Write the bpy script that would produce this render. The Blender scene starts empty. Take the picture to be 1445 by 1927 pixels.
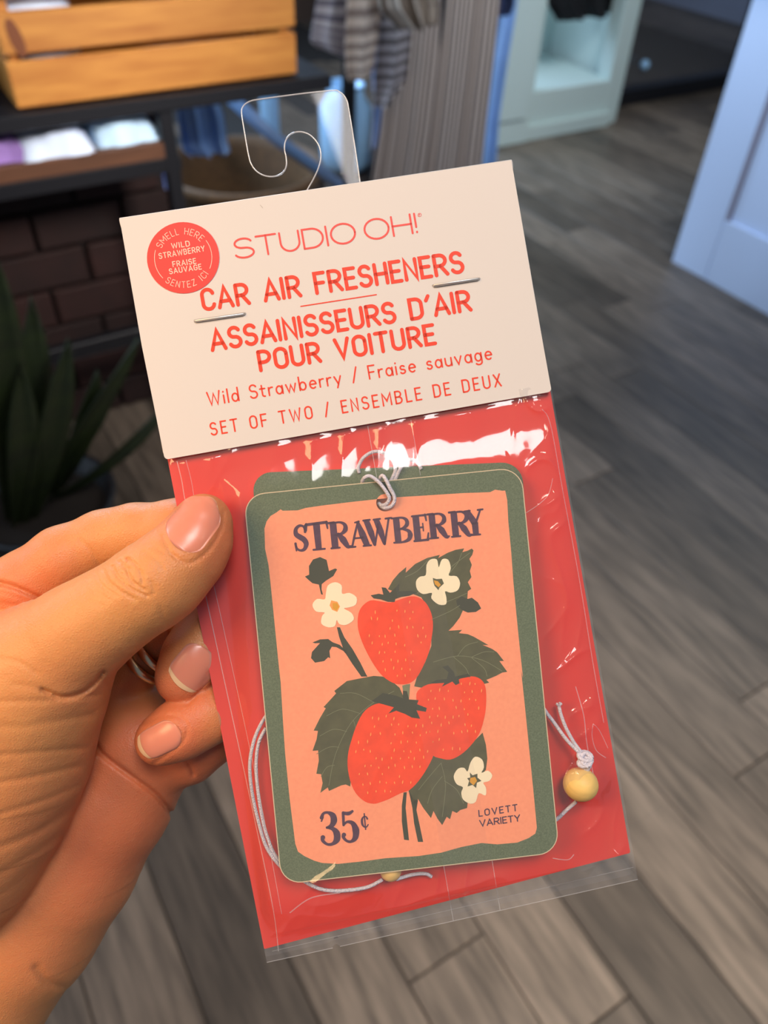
import bpy, math, random
import numpy as np
from mathutils import Vector, Matrix
from mathutils.geometry import tessellate_polygon
random.seed(4); rng = np.random.RandomState(7)
SC = bpy.context.scene; COL = SC.collection
# ------------------------------------------------------------------ camera
F = 1456.; CX, CY = 722.5, 963.5
_d = np.array([-72., -F*math.tan(math.radians(46)), -F]); _d /= np.linalg.norm(_d); UP = -_d
_z = np.array([0, 0, -1.]); _fh = _z-(_z@UP)*UP; _fh /= np.linalg.norm(_fh); _rh = np.cross(_fh, UP)
_a = math.radians(33)
R = np.array([math.sin(_a)*_fh+math.cos(_a)*_rh, math.cos(_a)*_fh-math.sin(_a)*_rh, UP])   # camera -> world
C = np.array([0, 0, 1.45])
cam = bpy.data.cameras.new('camera'); co = bpy.data.objects.new('camera', cam); COL.objects.link(co)
M = Matrix([list(R[i])+[C[i]] for i in range(3)]+[[0, 0, 0, 1]]); co.matrix_world = M
cam.sensor_fit = 'VERTICAL'; cam.sensor_height = 24; cam.sensor_width = 24*1445/1927
cam.lens = F/1927*24; cam.clip_start = .01; cam.clip_end = 50
cam.dof.use_dof = True; cam.dof.focus_distance = .212; cam.dof.aperture_fstop = cam.lens/2.4
SC.camera = co
def srgb(c):
    if isinstance(c, str): c = [int(c[i:i+2], 16) for i in (0, 2, 4)]
    return tuple(((x/255)/12.92 if x/255 <= .04045 else ((x/255+.055)/1.055)**2.4) for x in c)
# ------------------------------------------------------------------ world, lights, exposure
W = bpy.data.worlds.new('world'); SC.world = W; W.use_nodes = True
bg = W.node_tree.nodes['Background']; bg.inputs[0].default_value = (.62, .74, 1, 1); bg.inputs[1].default_value = .15
SC.view_settings.view_transform = 'Standard'; SC.view_settings.look = 'None'
SC.view_settings.gamma = 1; SC.view_settings.use_curve_mapping = False; SC.view_settings.exposure = .28
def area(name, loc, target, size, energy, color, sy=None):
    l = bpy.data.lights.new(name, 'AREA'); l.energy = energy; l.color = color; l.size = size
    if sy: l.shape = 'RECTANGLE'; l.size_y = sy
    o = bpy.data.objects.new(name, l); COL.objects.link(o); o.location = loc
    o.rotation_euler = (Vector(target)-Vector(loc)).to_track_quat('-Z', 'Y').to_euler(); return o
def cw(x, y, z): return tuple(C+R@np.array([x, y, z]))
area('warm_lamp', cw(-.37, .12, .15), cw(-.08, -.06, -.21), .26, 2.1, (1, .62, .30))
area('ceiling_light', cw(.25, .78, 1.0), cw(.04, 0, -.21), .5, 12, (1, .94, .92), .5)
o = area('side_daylight_fill', (-1.4, 2.95, 2.3), (2.65, 1.2, .5), 1.5, 26, (.62, .80, 1), 1.3); o.data.spread = 1.5  # added blue fill for the counter side; no window stands there
o = area('rack_fill', (2.0, .9, 2.9), (2.5, 3.2, .7), .7, 8, (.93, .97, 1), .7); o.data.spread = 1.3  # added fill for the hanging garments and wardrobe front; unseen source
o = area('table_fill', (.95, .35, 1.75), (.35, 1.9, .88), .3, 3.8, (1, .92, .86)); o.data.spread = 1.0  # unseen fill, set low to brighten the crate and shelf cloth
o = area('floor_fill', (1.1, -1.0, 2.8), (.7, .15, 0), .5, 4.5, (1, .86, .70)); o.data.spread = .8  # extra warm fill added to lift the near floor; no visible fixture
area('far_ceiling_light', (3.6, 1.4, 2.95), (3.4, 2.2, 0), 1.2, 13, (.9, 1, .94), 1.2)
area('window_daylight', (.9, 4.7, 2.3), (2.6, 1.2, .5), 1.8, 90, (.52, .72, 1), 1.6)
SC.cycles.max_bounces = 10; SC.cycles.transparent_max_bounces = 24
SC.cycles.sample_clamp_indirect = 4; SC.cycles.caustics_reflective = False; SC.cycles.caustics_refractive = False
# ------------------------------------------------------------------ helpers
def ray(x, y): return R@np.array([(x-CX)/F, (CY-y)/F, -1.])
def onz(x, y, z=0): r = ray(x, y); return C+r*(z-C[2])/r[2]
def onY(x, y, Y): r = ray(x, y); return C+r*(Y-C[1])/r[1]
def onX(x, y, X): r = ray(x, y); return C+r*(X-C[0])/r[0]
PA, PB, D0 = .07, .047, .215          # plane of the held package: right side and lower end a little farther off
NC = np.array([PA, -PB, 1.]); NC = NC/np.linalg.norm(NC)
def P(x, y, h=0):                     # point of the package plane, h mm proud of it
    u, v = (x-CX)/F, (y-CY)/F; D = (D0-h*.001*1.003)/(1-PA*u-PB*v)
    return C+ray(x, y)*D
def tag(o, label=None, cat=None, group=None, kind=None):
    for k, v in (('label', label), ('category', cat), ('group', group), ('kind', kind)):
        if v: o[k] = v
    return o
def thing(name, label, cat, loc, group=None):
    o = bpy.data.objects.new(name, None); COL.objects.link(o); o.location = tuple(loc); o.empty_display_size = .02
    return tag(o, label, cat, group)
def wloc(o):
    v = Vector((0, 0, 0))
    while o: v += Vector(o.location); o = o.parent
    return v
def mesh(name, V, Fc, mat, parent=None, smooth=False, loc=None, uv=None, mats=None, fm=None):
    off = wloc(parent) if parent else Vector((0, 0, 0))
    l = Vector(tuple(loc)) if loc is not None else Vector((0, 0, 0)) if parent is None else off
    me = bpy.data.meshes.new(name)
    V = np.asarray(V, dtype=float)-np.array(l)
    me.from_pydata(V.tolist(), [], [tuple(int(i) for i in f) for f in Fc])
    if mats:
        for m in mats: me.materials.append(m)
        if fm is not None: me.polygons.foreach_set('material_index', fm)
    elif mat: me.materials.append(mat)
    if smooth: me.polygons.foreach_set('use_smooth', [True]*len(me.polygons))
    if uv is not None:
        ul = me.uv_layers.new(name='UVMap'); li = np.zeros(len(me.loops), dtype=np.int32)
        me.loops.foreach_get('vertex_index', li); ul.data.foreach_set('uv', np.asarray(uv)[li].ravel())
    me.update(); o = bpy.data.objects.new(name, me); COL.objects.link(o)
    if parent: o.parent = parent; o.location = tuple(l-off)
    else: o.location = tuple(l)
    return o
class MB:
    def __init__(s): s.V = []; s.F = []
    def add(s, V, Fc):
        n = len(s.V); s.V += [tuple(v) for v in V]; s.F += [tuple(i+n for i in f) for f in Fc]; return s
    def box(s, a, b, bev=.0):
        x0, y0, z0 = a; x1, y1, z1 = b; e = bev
        if e <= 0:
            V = [(x, y, z) for x in (x0, x1) for y in (y0, y1) for z in (z0, z1)]
            return s.add(V, [(0, 1, 3, 2), (4, 6, 7, 5), (0, 4, 5, 1), (2, 3, 7, 6), (0, 2, 6, 4), (1, 5, 7, 3)])
        V = []; idx = {}
        for i, x in enumerate((x0, x1)):
            for j, y in enumerate((y0, y1)):
                for k, z in enumerate((z0, z1)):
                    sx, sy, sz = (1, -1)[i], (1, -1)[j], (1, -1)[k]
                    for ax, v in enumerate(((x, y+sy*e, z+sz*e), (x+sx*e, y, z+sz*e), (x+sx*e, y+sy*e, z))):
                        idx[(i, j, k, ax)] = len(V); V.append(v)
        Fc = []
        for i in (0, 1): Fc.append([idx[(i, j, k, 0)] for j, k in ((0, 0), (0, 1), (1, 1), (1, 0))])
        for j in (0, 1): Fc.append([idx[(i, j, k, 1)] for i, k in ((0, 0), (0, 1), (1, 1), (1, 0))])
        for k in (0, 1): Fc.append([idx[(i, j, k, 2)] for i, j in ((0, 0), (0, 1), (1, 1), (1, 0))])
        for i in (0, 1):
            for j in (0, 1): Fc.append([idx[(i, j, 0, 0)], idx[(i, j, 1, 0)], idx[(i, j, 1, 1)], idx[(i, j, 0, 1)]])
        for i in (0, 1):
            for k in (0, 1): Fc.append([idx[(i, 0, k, 0)], idx[(i, 1, k, 0)], idx[(i, 1, k, 2)], idx[(i, 0, k, 2)]])
        for j in (0, 1):
            for k in (0, 1): Fc.append([idx[(0, j, k, 1)], idx[(1, j, k, 1)], idx[(1, j, k, 2)], idx[(0, j, k, 2)]])
        for i in (0, 1):
            for j in (0, 1):
                for k in (0, 1): Fc.append([idx[(i, j, k, a)] for a in (0, 1, 2)])
        return s.add(V, Fc)
    def tube(s, pts, r, n=8, cap=True):
        pts = [np.asarray(p, float) for p in pts]; m = len(pts); rr = r if hasattr(r, '__len__') else [r]*m
        V = []; u = None
        for i in range(m):
            t = pts[min(i+1, m-1)]-pts[max(i-1, 0)]; t = t/(np.linalg.norm(t)+1e-12)
            if u is None: u = np.cross(t, [0, 0, 1.] if abs(t[2]) < .9 else [1., 0, 0])
            u = u-(u@t)*t; u /= np.linalg.norm(u); w = np.cross(t, u)
            for k in range(n):
                a = 2*math.pi*k/n; V.append(pts[i]+rr[i]*(math.cos(a)*u+math.sin(a)*w))
        Fc = [(i*n+k, i*n+(k+1) % n, (i+1)*n+(k+1) % n, (i+1)*n+k) for i in range(m-1) for k in range(n)]
        if cap: Fc += [tuple(range(n))[::-1], tuple(range((m-1)*n, m*n))]
        return s.add(V, Fc)
    def lathe(s, prof, c, n=24):
        V = [(c[0]+r*math.cos(2*math.pi*k/n), c[1]+r*math.sin(2*math.pi*k/n), c[2]+z) for r, z in prof for k in range(n)]
        return s.add(V, [(i*n+k, i*n+(k+1) % n, (i+1)*n+(k+1) % n, (i+1)*n+k) for i in range(len(prof)-1) for k in range(n)])
    def ball(s, c, r, ax=(1, 1, 1), n=16, m=10):
        V = []
        for i in range(m+1):
            t = math.pi*i/m
            for k in range(n):
                a = 2*math.pi*k/n; V.append((c[0]+r*ax[0]*math.sin(t)*math.cos(a), c[1]+r*ax[1]*math.sin(t)*math.sin(a), c[2]+r*ax[2]*math.cos(t)))
        return s.add(V, [(i*n+k, i*n+(k+1) % n, (i+1)*n+(k+1) % n, (i+1)*n+k) for i in range(m) for k in range(n)])
    def build(s, name, mat, parent=None, smooth=False, loc=None): return mesh(name, s.V, s.F, mat, parent, smooth, loc)
def catmull(p, n=5, closed=False):
    p = [np.asarray(q, float) for q in p]; m = len(p); out = []
    for i in range(m if closed else m-1):
        a, b, c, d = (p[(i-1) % m], p[i], p[(i+1) % m], p[(i+2) % m]) if closed else (p[max(i-1, 0)], p[i], p[i+1], p[min(i+2, m-1)])
        for k in range(n):
            t = k/n; out.append(.5*((2*b)+(-a+c)*t+(2*a-5*b+4*c-d)*t*t+(-a+3*b-3*c+d)*t**3))
    if not closed: out.append(p[-1])
    return out
def sstep(x): x = np.clip(x, 0, 1); return x*x*(3-2*x)
_N = rng.rand(256, 256)
def vnoise(x, y):
    x = np.asarray(x, float); y = np.asarray(y, float); xi = np.floor(x).astype(int); yi = np.floor(y).astype(int)
    u = x-xi; v = y-yi; u = u*u*(3-2*u); v = v*v*(3-2*v); g = lambda i, j: _N[i & 255, j & 255]
    return (g(xi, yi)*(1-u)+g(xi+1, yi)*u)*(1-v)+(g(xi, yi+1)*(1-u)+g(xi+1, yi+1)*u)*v
# ------------------------------------------------------------------ materials
def newmat(name):
    m = bpy.data.materials.new(name); m.use_nodes = True; nt = m.node_tree
    return m, nt, nt.nodes['Principled BSDF']
def mat(name, col, rough=.6, metal=0, spec=.5, var=0, scale=40, stretch=(1, 1, 1), bump=0, bscale=None, sss=0, coat=0, vary=0, detail=4, col2=None):
    m, nt, b = newmat(name); N = nt.nodes; L = nt.links
    c = srgb(col)+(1,); b.inputs['Base Color'].default_value = c; b.inputs['Roughness'].default_value = rough
    b.inputs['Metallic'].default_value = metal; b.inputs['Specular IOR Level'].default_value = spec
    if sss: b.inputs['Subsurface Weight'].default_value = sss; b.inputs['Subsurface Radius'].default_value = (1, .35, .2); b.inputs['Subsurface Scale'].default_value = .004
    if coat: b.inputs['Coat Weight'].default_value = coat; b.inputs['Coat Roughness'].default_value = .15
    if var or bump or vary:
        tc = N.new('ShaderNodeTexCoord'); mp = N.new('ShaderNodeMapping'); mp.inputs['Scale'].default_value = stretch
        L.new(tc.outputs['Object'], mp.inputs[0])
        if vary:
            oi = N.new('ShaderNodeObjectInfo'); ad = N.new('ShaderNodeVectorMath'); ad.operation = 'ADD'
            mu = N.new('ShaderNodeVectorMath'); mu.operation = 'SCALE'; mu.inputs['Scale'].default_value = 30
            cb = N.new('ShaderNodeCombineXYZ'); L.new(oi.outputs['Random'], cb.inputs[0]); L.new(oi.outputs['Random'], cb.inputs[2])
            L.new(cb.outputs[0], mu.inputs[0]); L.new(mp.outputs[0], ad.inputs[0]); L.new(mu.outputs[0], ad.inputs[1]); vec = ad.outputs[0]
        else: vec = mp.outputs[0]
        no = N.new('ShaderNodeTexNoise'); no.inputs['Scale'].default_value = scale; no.inputs['Detail'].default_value = detail
        L.new(vec, no.inputs['Vector'])
        if var or vary:
            mx = N.new('ShaderNodeMix'); mx.data_type = 'RGBA'; mx.blend_type = 'MIX'
            c2 = srgb(col2)+(1,) if col2 else tuple(x*(1-var) for x in c[:3])+(1,)
            c1 = c if col2 else tuple(min(1, x*(1+var)) for x in c[:3])+(1,)
            mx.inputs[6].default_value = c1; mx.inputs[7].default_value = c2
            mr = N.new('ShaderNodeMapRange'); mr.inputs[1].default_value = .3; mr.inputs[2].default_value = .7; L.new(no.outputs[0], mr.inputs[0])
            L.new(mr.outputs[0], mx.inputs[0]); out = mx.outputs[2]
            if vary:
                hs = N.new('ShaderNodeHueSaturation'); m2 = N.new('ShaderNodeMapRange')
                m2.inputs[3].default_value = 1-vary; m2.inputs[4].default_value = 1+vary
                L.new(oi.outputs['Random'], m2.inputs[0]); L.new(m2.outputs[0], hs.inputs['Value']); L.new(out, hs.inputs['Color']); out = hs.outputs[0]
            L.new(out, b.inputs['Base Color'])
        if bump:
            n2 = N.new('ShaderNodeTexNoise'); n2.inputs['Scale'].default_value = bscale or scale; n2.inputs['Detail'].default_value = 5; L.new(vec, n2.inputs['Vector'])
            bp = N.new('ShaderNodeBump'); bp.inputs['Strength'].default_value = bump; bp.inputs['Distance'].default_value = .002
            L.new(n2.outputs[0], bp.inputs['Height']); L.new(bp.outputs[0], b.inputs['Normal'])
    return m
def film(name, haze, refl, rough=.06, bump=0, bs=60, tint=(1, 1, 1), hazecol=(1, 1, 1)):
    m, nt, b = newmat(name); N = nt.nodes; L = nt.links; N.remove(b); out = N['Material Output']
    tr = N.new('ShaderNodeBsdfTransparent'); tr.inputs[0].default_value = tint+(1,)
    gl = N.new('ShaderNodeBsdfGlossy'); gl.inputs['Roughness'].default_value = rough
    df = N.new('ShaderNodeBsdfDiffuse'); df.inputs[0].default_value = hazecol+(1,)
    fr = N.new('ShaderNodeLayerWeight'); pw_ = N.new('ShaderNodeMath'); pw_.operation = 'POWER'; pw_.inputs[1].default_value = 4.5; L.new(fr.outputs['Facing'], pw_.inputs[0])
    mu = N.new('ShaderNodeMath'); mu.operation = 'MULTIPLY_ADD'; mu.inputs[1].default_value = .5*min(refl, 1.6); mu.inputs[2].default_value = .045*refl; mu.use_clamp = True
    a = N.new('ShaderNodeMixShader'); c = N.new('ShaderNodeMixShader'); a.inputs[0].default_value = haze
    L.new(tr.outputs[0], a.inputs[1]); L.new(df.outputs[0], a.inputs[2]); L.new(pw_.outputs[0], mu.inputs[0]); L.new(mu.outputs[0], c.inputs[0])
    L.new(a.outputs[0], c.inputs[1]); L.new(gl.outputs[0], c.inputs[2]); L.new(c.outputs[0], out.inputs[0])
    if bump:
        tc = N.new('ShaderNodeTexCoord'); no = N.new('ShaderNodeTexNoise'); no.inputs['Scale'].default_value = bs; no.inputs['Detail'].default_value = 3
        bp = N.new('ShaderNodeBump'); bp.inputs['Strength'].default_value = bump; bp.inputs['Distance'].default_value = .001
        L.new(tc.outputs['Object'], no.inputs[0]); L.new(no.outputs[0], bp.inputs['Height'])
        L.new(bp.outputs[0], gl.inputs['Normal']); L.new(bp.outputs[0], fr.inputs['Normal'])
    return m
def stripes(name, c1, c2, axis, freq, duty, rough=.85, soft=.1):
    m, nt, b = newmat(name); N = nt.nodes; L = nt.links; b.inputs['Roughness'].default_value = rough
    tc = N.new('ShaderNodeUVMap'); sp = N.new('ShaderNodeSeparateXYZ'); L.new(tc.outputs[0], sp.inputs[0])
    mu = N.new('ShaderNodeMath'); mu.operation = 'MULTIPLY'; mu.inputs[1].default_value = freq; L.new(sp.outputs[axis], mu.inputs[0])
    fr = N.new('ShaderNodeMath'); fr.operation = 'FRACT'; L.new(mu.outputs[0], fr.inputs[0])
    rp = N.new('ShaderNodeValToRGB'); e = rp.color_ramp.elements; e[0].position = duty-soft; e[0].color = srgb(c1)+(1,); e[1].position = duty; e[1].color = srgb(c2)+(1,)
    e2 = rp.color_ramp.elements.new(1-soft); e2.color = srgb(c2)+(1,); e3 = rp.color_ramp.elements.new(1); e3.color = srgb(c1)+(1,)
    L.new(fr.outputs[0], rp.inputs[0]); L.new(rp.outputs[0], b.inputs['Base Color']); return m
M_ = dict(
 plank=mat('floor_plank', '6A5E52', .45, var=.45, scale=9, stretch=(7, .7, 1), vary=.42, bump=.12, bscale=30, detail=6),
 slab=mat('floor_joint', '2C2825', .8),
 wall=mat('lavender_grey_wall', '8E93A6', .8, var=.04, scale=3), wallb=mat('brown_wall', '5E4A3E', .8, var=.12, scale=2), ceil=mat('dark_wall', '3B322E', .85),
 paper=mat('header_paper', 'D9D3CC', .55, spec=.3), redink=mat('red_ink', 'E64830', .5, spec=.3), redink2=mat('rose_ink', 'E85850', .5, spec=.3),
 sticker=mat('sticker_red', 'EE4A42', .35, spec=.4), cream=mat('sticker_lettering', 'FBD9C4', .5),
 redcard=mat('red_card', 'DE3728', .45, spec=.35), steel=mat('staple_steel', 'D8D6D0', .5, metal=1),
 green=mat('tag_green', '6A7A5E', .75, spec=.15, var=.16, scale=2600, detail=2, col2='54654B'), edge=mat('tag_pulp_edge', 'D9C7A4', .9),
 pink=mat('tag_pink', 'FFA078', .75, spec=.15, var=.04, scale=900, detail=2), berry=mat('print_berry', 'F94A1C', .75, spec=.15, var=.10, scale=260),
 seed=mat('print_seed', 'FFA24A', .8), leaf=mat('print_leaf', '54573A', .8, spec=.15, var=.14, scale=300), vein=mat('print_vein', '78805C', .8), dark=mat('print_calyx', '3E4433', .8, spec=.15),
 ink=mat('print_aubergine', '50374E', .8, spec=.15, var=.15, scale=700), petal=mat('print_petal', 'FBEFCB', .8, spec=.15), yolk=mat('print_yellow', 'E0A21E', .8, spec=.15),
 cord=mat('white_cord', 'E4E0EA', .8, bump=.6, bscale=2600), bead=mat('wood_bead', 'E8C272', .5, var=.1, scale=160, stretch=(1, 1, 6)),
 bag=film('clear_film', .05, 1.3, .09, .35, 60), bagb=film('clear_film_back', .03, 1.0, .08), strip=film('film_seam', .012, .5, .1), crease=film('film_crease_glint', .28, 2.5, .15),
 tab=film('clear_tab', .004, .3, .03), tabedge=film('clear_tab_edge', .42, 2.2, .2),
 nail=mat('fingernail', 'DB8A70', .3, spec=.5, sss=.25, coat=.1), tip=mat('nail_tip', 'E6BE92', .3, spec=.5, coat=.3),
 ring=mat('pale_gold', 'EAD9AC', .28, metal=1), pine=mat('pine_wood', 'C0843C', .5, var=.22, scale=7, stretch=(1, 9, 9), vary=.06, col2='A5672A'), knot=mat('pine_knot', '6E3B1A', .6),
 blackm=mat('black_metal', '14151A', .4), oak=mat('brown_shelf_wood', '5B3B28', .5, var=.2, scale=6, stretch=(1, 9, 9)),
 brick=mat('dark_red_brick', '260F0B', .8, var=.25, scale=14, vary=.3, bump=.4, bscale=60), mortar=mat('dark_mortar', '1E1614', .9),
 bluecl=mat('pale_blue_cloth', 'D3E2FF', .7, var=.1, scale=8), purp=mat('purple_cloth', '8E6FB0', .8, var=.3, scale=12), denim=mat('light_blue_cloth', '86ACE0', .75, var=.1, scale=6),
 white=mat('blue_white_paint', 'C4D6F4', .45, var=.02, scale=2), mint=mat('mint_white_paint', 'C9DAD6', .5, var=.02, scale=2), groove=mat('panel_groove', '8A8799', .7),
 blackc=mat('black_cloth', '0E0F14', .85), navy=mat('navy_cloth', '1C2748', .85), whitec=mat('white_cloth', 'D8D2CC', .85),
 ssn=mat('snake_leaf', '1E2A10', .45, var=.6, scale=5, stretch=(1, 1, 7), col2='141D0E'), soil=mat('soil', '18120E', .95), pot=mat('dark_pot', '1B1C20', .4),
 rattan=mat('rattan', '5E4428', .7, var=.35, scale=60, bump=.6, bscale=120), glass=film('partition_glass', .01, 1.0, .02), bluelight=mat('painted_blue_light', 'A8D8FF', .12, spec=.6),  # last entry: blue daylight and highlight put into a plain colour
 chrome=mat('chrome', 'C9D2E6', .12, metal=1), darkw=mat('dark_bench_wood', '2A1F1A', .5, var=.2, scale=6),
)
sweat_l = stripes('grey_white_stripes', 'B8B4BA', '6E6B78', 1, 13, .55); sweat_b = stripes('cream_brown_stripes', 'CFC2B6', '8C7F78', 1, 13, .5)
sweat_d = stripes('grey_blue_stripes', 'A29DA2', '5C5658', 1, 16, .5); trous = stripes('brown_white_stripes', 'CDBEB3', '463A3B', 0, 20, .45)
topst = stripes('cream_taupe_stripes', 'D3CABF', '8A8076', 0, 9, .45)
# ------------------------------------------------------------------ 2-D print tools (drawn on a plane of the package)
def ribbon(pts, w, round_=True):
    p = np.array([q[:2] for q in pts], float)
    if not hasattr(w, '__len__'): w = [w]*len(p)
    kp = [0]+[i for i in range(1, len(p)) if np.linalg.norm(p[i]-p[i-1]) > .02]
    if len(kp) < 2: kp = [0, len(p)-1]; p[-1] = p[-1]+[.05, .05]
    p = p[kp]; w = [w[i] for i in kp]; n = len(p)
    V = []; Fc = []
    T = np.diff(p, axis=0); T /= (np.linalg.norm(T, axis=1)[:, None]+1e-9); Nn = np.stack([-T[:, 1], T[:, 0]], 1)
    for i in range(n):
        a = Nn[max(i-1, 0)]; b = Nn[min(i, n-2)]; m = a+b; l = np.linalg.norm(m)
        if l < .3: m = b; s = 1
        else: m = m/l; s = min(1/max(m@b, .4), 2.2)
        V += [p[i]+m*s*w[i]/2, p[i]-m*s*w[i]/2]
    Fc = [(2*i, 2*i+1, 2*i+3, 2*i+2) for i in range(n-1)]
    if round_:
        for i, t in ((0, -T[0]), (n-1, T[-1])):
            k0 = len(V); nn = np.array([-t[1], t[0]]); V.append(p[i])
            for k in range(7):
                a = math.pi*k/6; V.append(p[i]+w[i]/2*(nn*math.cos(a)+t*math.sin(a)))
            Fc += [(k0, k0+1+k, k0+2+k) for k in range(6)]
    return V, Fc
def tess(loops):
    vs = [Vector((q[0], q[1], 0)) for l in loops for q in l]
    tr = tessellate_polygon([[Vector((q[0], q[1], 0)) for q in l] for l in loops])
    return [(v[0], v[1]) for v in vs], [tuple(t) for t in tr]
class Print:
    def __init__(s): s.V = []; s.F = []
    def add(s, vf): n = len(s.V); s.V += [(v[0], v[1]) for v in vf[0]]; s.F += [tuple(i+n for i in f) for f in vf[1]]; return s
    def build(s, name, m, parent, h, loc=None):
        V = [P(x, y, h(x, y) if callable(h) else h) for x, y in s.V]
        return mesh(name, V, s.F, m, parent, loc=loc)
def plate(name, loops, h0, h1, parent, mats, rim_mat=None):
    """extruded plate from outline (and holes) in the package plane; h0 back, h1 front (callables allowed)"""
    f0 = h0 if callable(h0) else (lambda x, y: h0); f1 = h1 if callable(h1) else (lambda x, y: h1)
    v2, tr = tess(loops); n = len(v2)
    V = [P(x, y, f1(x, y)) for x, y in v2]+[P(x, y, f0(x, y)) for x, y in v2]
    Fc = [t for t in tr]+[tuple(i+n for i in t[::-1]) for t in tr]; fm = [0]*len(Fc); k = 0
    for l in loops:
        m = len(l)
        for i in range(m): Fc.append((k+i, k+(i+1) % m, n+k+(i+1) % m, n+k+i)); fm.append(1 if rim_mat else 0)
        k += m
    return mesh(name, V, Fc, None, parent, mats=[mats]+([rim_mat] if rim_mat else []), fm=fm)
def arc(cx, cy, rx, ry, a0, a1, n=10):
    return [(cx+rx*math.cos(math.radians(a0+(a1-a0)*k/n)), cy+ry*math.sin(math.radians(a0+(a1-a0)*k/n))) for k in range(n+1)]
def bowl(x0, xr, y0, y1): r = (y1-y0)/2; q = min(r, (xr-x0)*.75); return [(x0, y1), (xr-q, y1)]+arc(xr-q, (y0+y1)/2, q, r, 90, -90)+[(x0, y0)]
G = {
 'A': (.62, [[(0, 0), (.31, 1), (.62, 0)], [(.1, .3), (.52, .3)]]),
 'B': (.5, [[(0, 0), (0, 1)], bowl(0, .46, .53, 1), bowl(0, .5, 0, .53)]),
 'C': (.5, [arc(.26, .74, .25, .26, 10, 180)+arc(.26, .26, .25, .26, 180, 350)]),
 'D': (.52, [[(0, 0), (0, 1), (.24, 1)]+arc(.24, .72, .28, .28, 90, 0)+arc(.24, .28, .28, .28, 0, -90)+[(0, 0)]]),
 'E': (.42, [[(.42, 1), (0, 1), (0, 0), (.42, 0)], [(0, .52), (.36, .52)]]),
 'F': (.42, [[(.42, 1), (0, 1), (0, 0)], [(0, .5), (.36, .5)]]),
 'G': (.54, [arc(.27, .74, .26, .26, 15, 180)+arc(.27, .26, .26, .26, 180, 360)+[(.53, .46), (.3, .46)]]),
 'H': (.5, [[(0, 0), (0, 1)], [(.5, 0), (.5, 1)], [(0, .5), (.5, .5)]]),
 'I': (.02, [[(0, 0), (0, 1)]]), 'L': (.4, [[(0, 1), (0, 0), (.4, 0)]]),
 'M': (.68, [[(0, 0), (0, 1), (.34, .35), (.68, 1), (.68, 0)]]),
 'N': (.5, [[(0, 0), (0, 1), (.5, 0), (.5, 1)]]),
 'O': (.54, [arc(.27, .72, .27, .28, 0, 180)+arc(.27, .28, .27, .28, 180, 360)+[(.54, .72)]]),
 'P': (.5, [[(0, 0), (0, 1)], bowl(0, .5, .42, 1)]),
 'R': (.52, [[(0, 0), (0, 1)], bowl(0, .5, .46, 1), [(.24, .46), (.52, 0)]]),
 'S': (.5, [arc(.25, .755, .23, .245, 25, 250, 12)+arc(.25, .26, .25, .26, 70, -155, 12)]),
 'T': (.52, [[(0, 1), (.52, 1)], [(.26, 1), (.26, 0)]]),
 'U': (.52, [[(0, 1), (0, .27)]+arc(.26, .27, .26, .27, 180, 360)+[(.52, 1)]]),
 'V': (.6, [[(0, 1), (.3, 0), (.6, 1)]]), 'W': (.86, [[(0, 1), (.21, 0), (.43, .85), (.65, 0), (.86, 1)]]),
 'X': (.5, [[(0, 1), (.5, 0)], [(.5, 1), (0, 0)]]), 'Y': (.56, [[(0, 1), (.28, .45), (.56, 1)], [(.28, .45), (.28, 0)]]),
 'Z': (.5, [[(0, 1), (.5, 1), (0, 0), (.5, 0)]]), '/': (.34, [[(0, -.08), (.34, 1.08)]]), '´': (.14, [[(.02, .84), (.14, 1.06)]]),
 '!': (.04, [[(.02, 1), (.02, .28)], [(.02, .04), (.02, .03)]]), ' ': (.3, []),
 'a': (.44, [arc(.21, .3, .21, .3, 0, 360, 16), [(.44, .6), (.44, 0)]]), 'b': (.44, [[(0, 1.02), (0, 0)], arc(.23, .3, .21, .3, 0, 360, 16)]),
 'd': (.44, [[(.44, 1.02), (.44, 0)], arc(.21, .3, .21, .3, 0, 360, 16)]), 'e': (.46, [[(.03, .32), (.45, .32)]+arc(.24, .3, .22, .3, 5, 310, 16)]),
 'g': (.44, [arc(.21, .3, .21, .3, 0, 360, 16), [(.44, .6), (.44, -.08)]+arc(.22, -.08, .22, .2, 0, -150, 8)]),
 'i': (.02, [[(0, .6), (0, 0)], [(0, .85), (0, .88)]]), 'l': (.02, [[(0, 1.02), (0, 0)]]),
 'r': (.26, [[(0, .6), (0, 0)], arc(.22, .36, .22, .24, 180, 75, 6)]),
 's': (.34, [arc(.17, .45, .15, .145, 30, 250, 10)+arc(.17, .155, .17, .155, 70, -155, 10)]),
 't': (.3, [[(.1, .85), (.1, .15)]+arc(.24, .15, .14, .15, 180, 280, 5), [(-.04, .6), (.3, .6)]]),
 'u': (.42, [[(0, .6), (0, .22)]+arc(.21, .22, .21, .22, 180, 360), [(.42, .6), (.42, 0)]]),
 'v': (.44, [[(0, .6), (.22, 0), (.44, .6)]]), 'w': (.68, [[(0, .6), (.17, 0), (.34, .55), (.51, 0), (.68, .6)]]),
 'y': (.44, [[(0, .6), (.23, .02)], [(.44, .6), (.14, -.26)]]),
}
UPV = np.array([-.168, -.986])
def text(pr, s, p0, p1, hpx, wt, track=.24, up=UPV, wide=None):
    gl = []
    for ch in s:
        w, st = G[ch]
        if wide and ch in wide: w, st = wide[ch]
        gl.append((w, st))
    tot = sum(g[0] for g in gl)+track*(len(gl)-1)
    p0 = np.array(p0, float); p1 = np.array(p1, float); dx = (p1-p0)/tot; x = 0
    for w, st in gl:
        for q in st:
            pts = [p0+dx*(x+a)+up*hpx*b for a, b in q]; pr.add(ribbon(pts, wt))
        x += w+track
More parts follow.
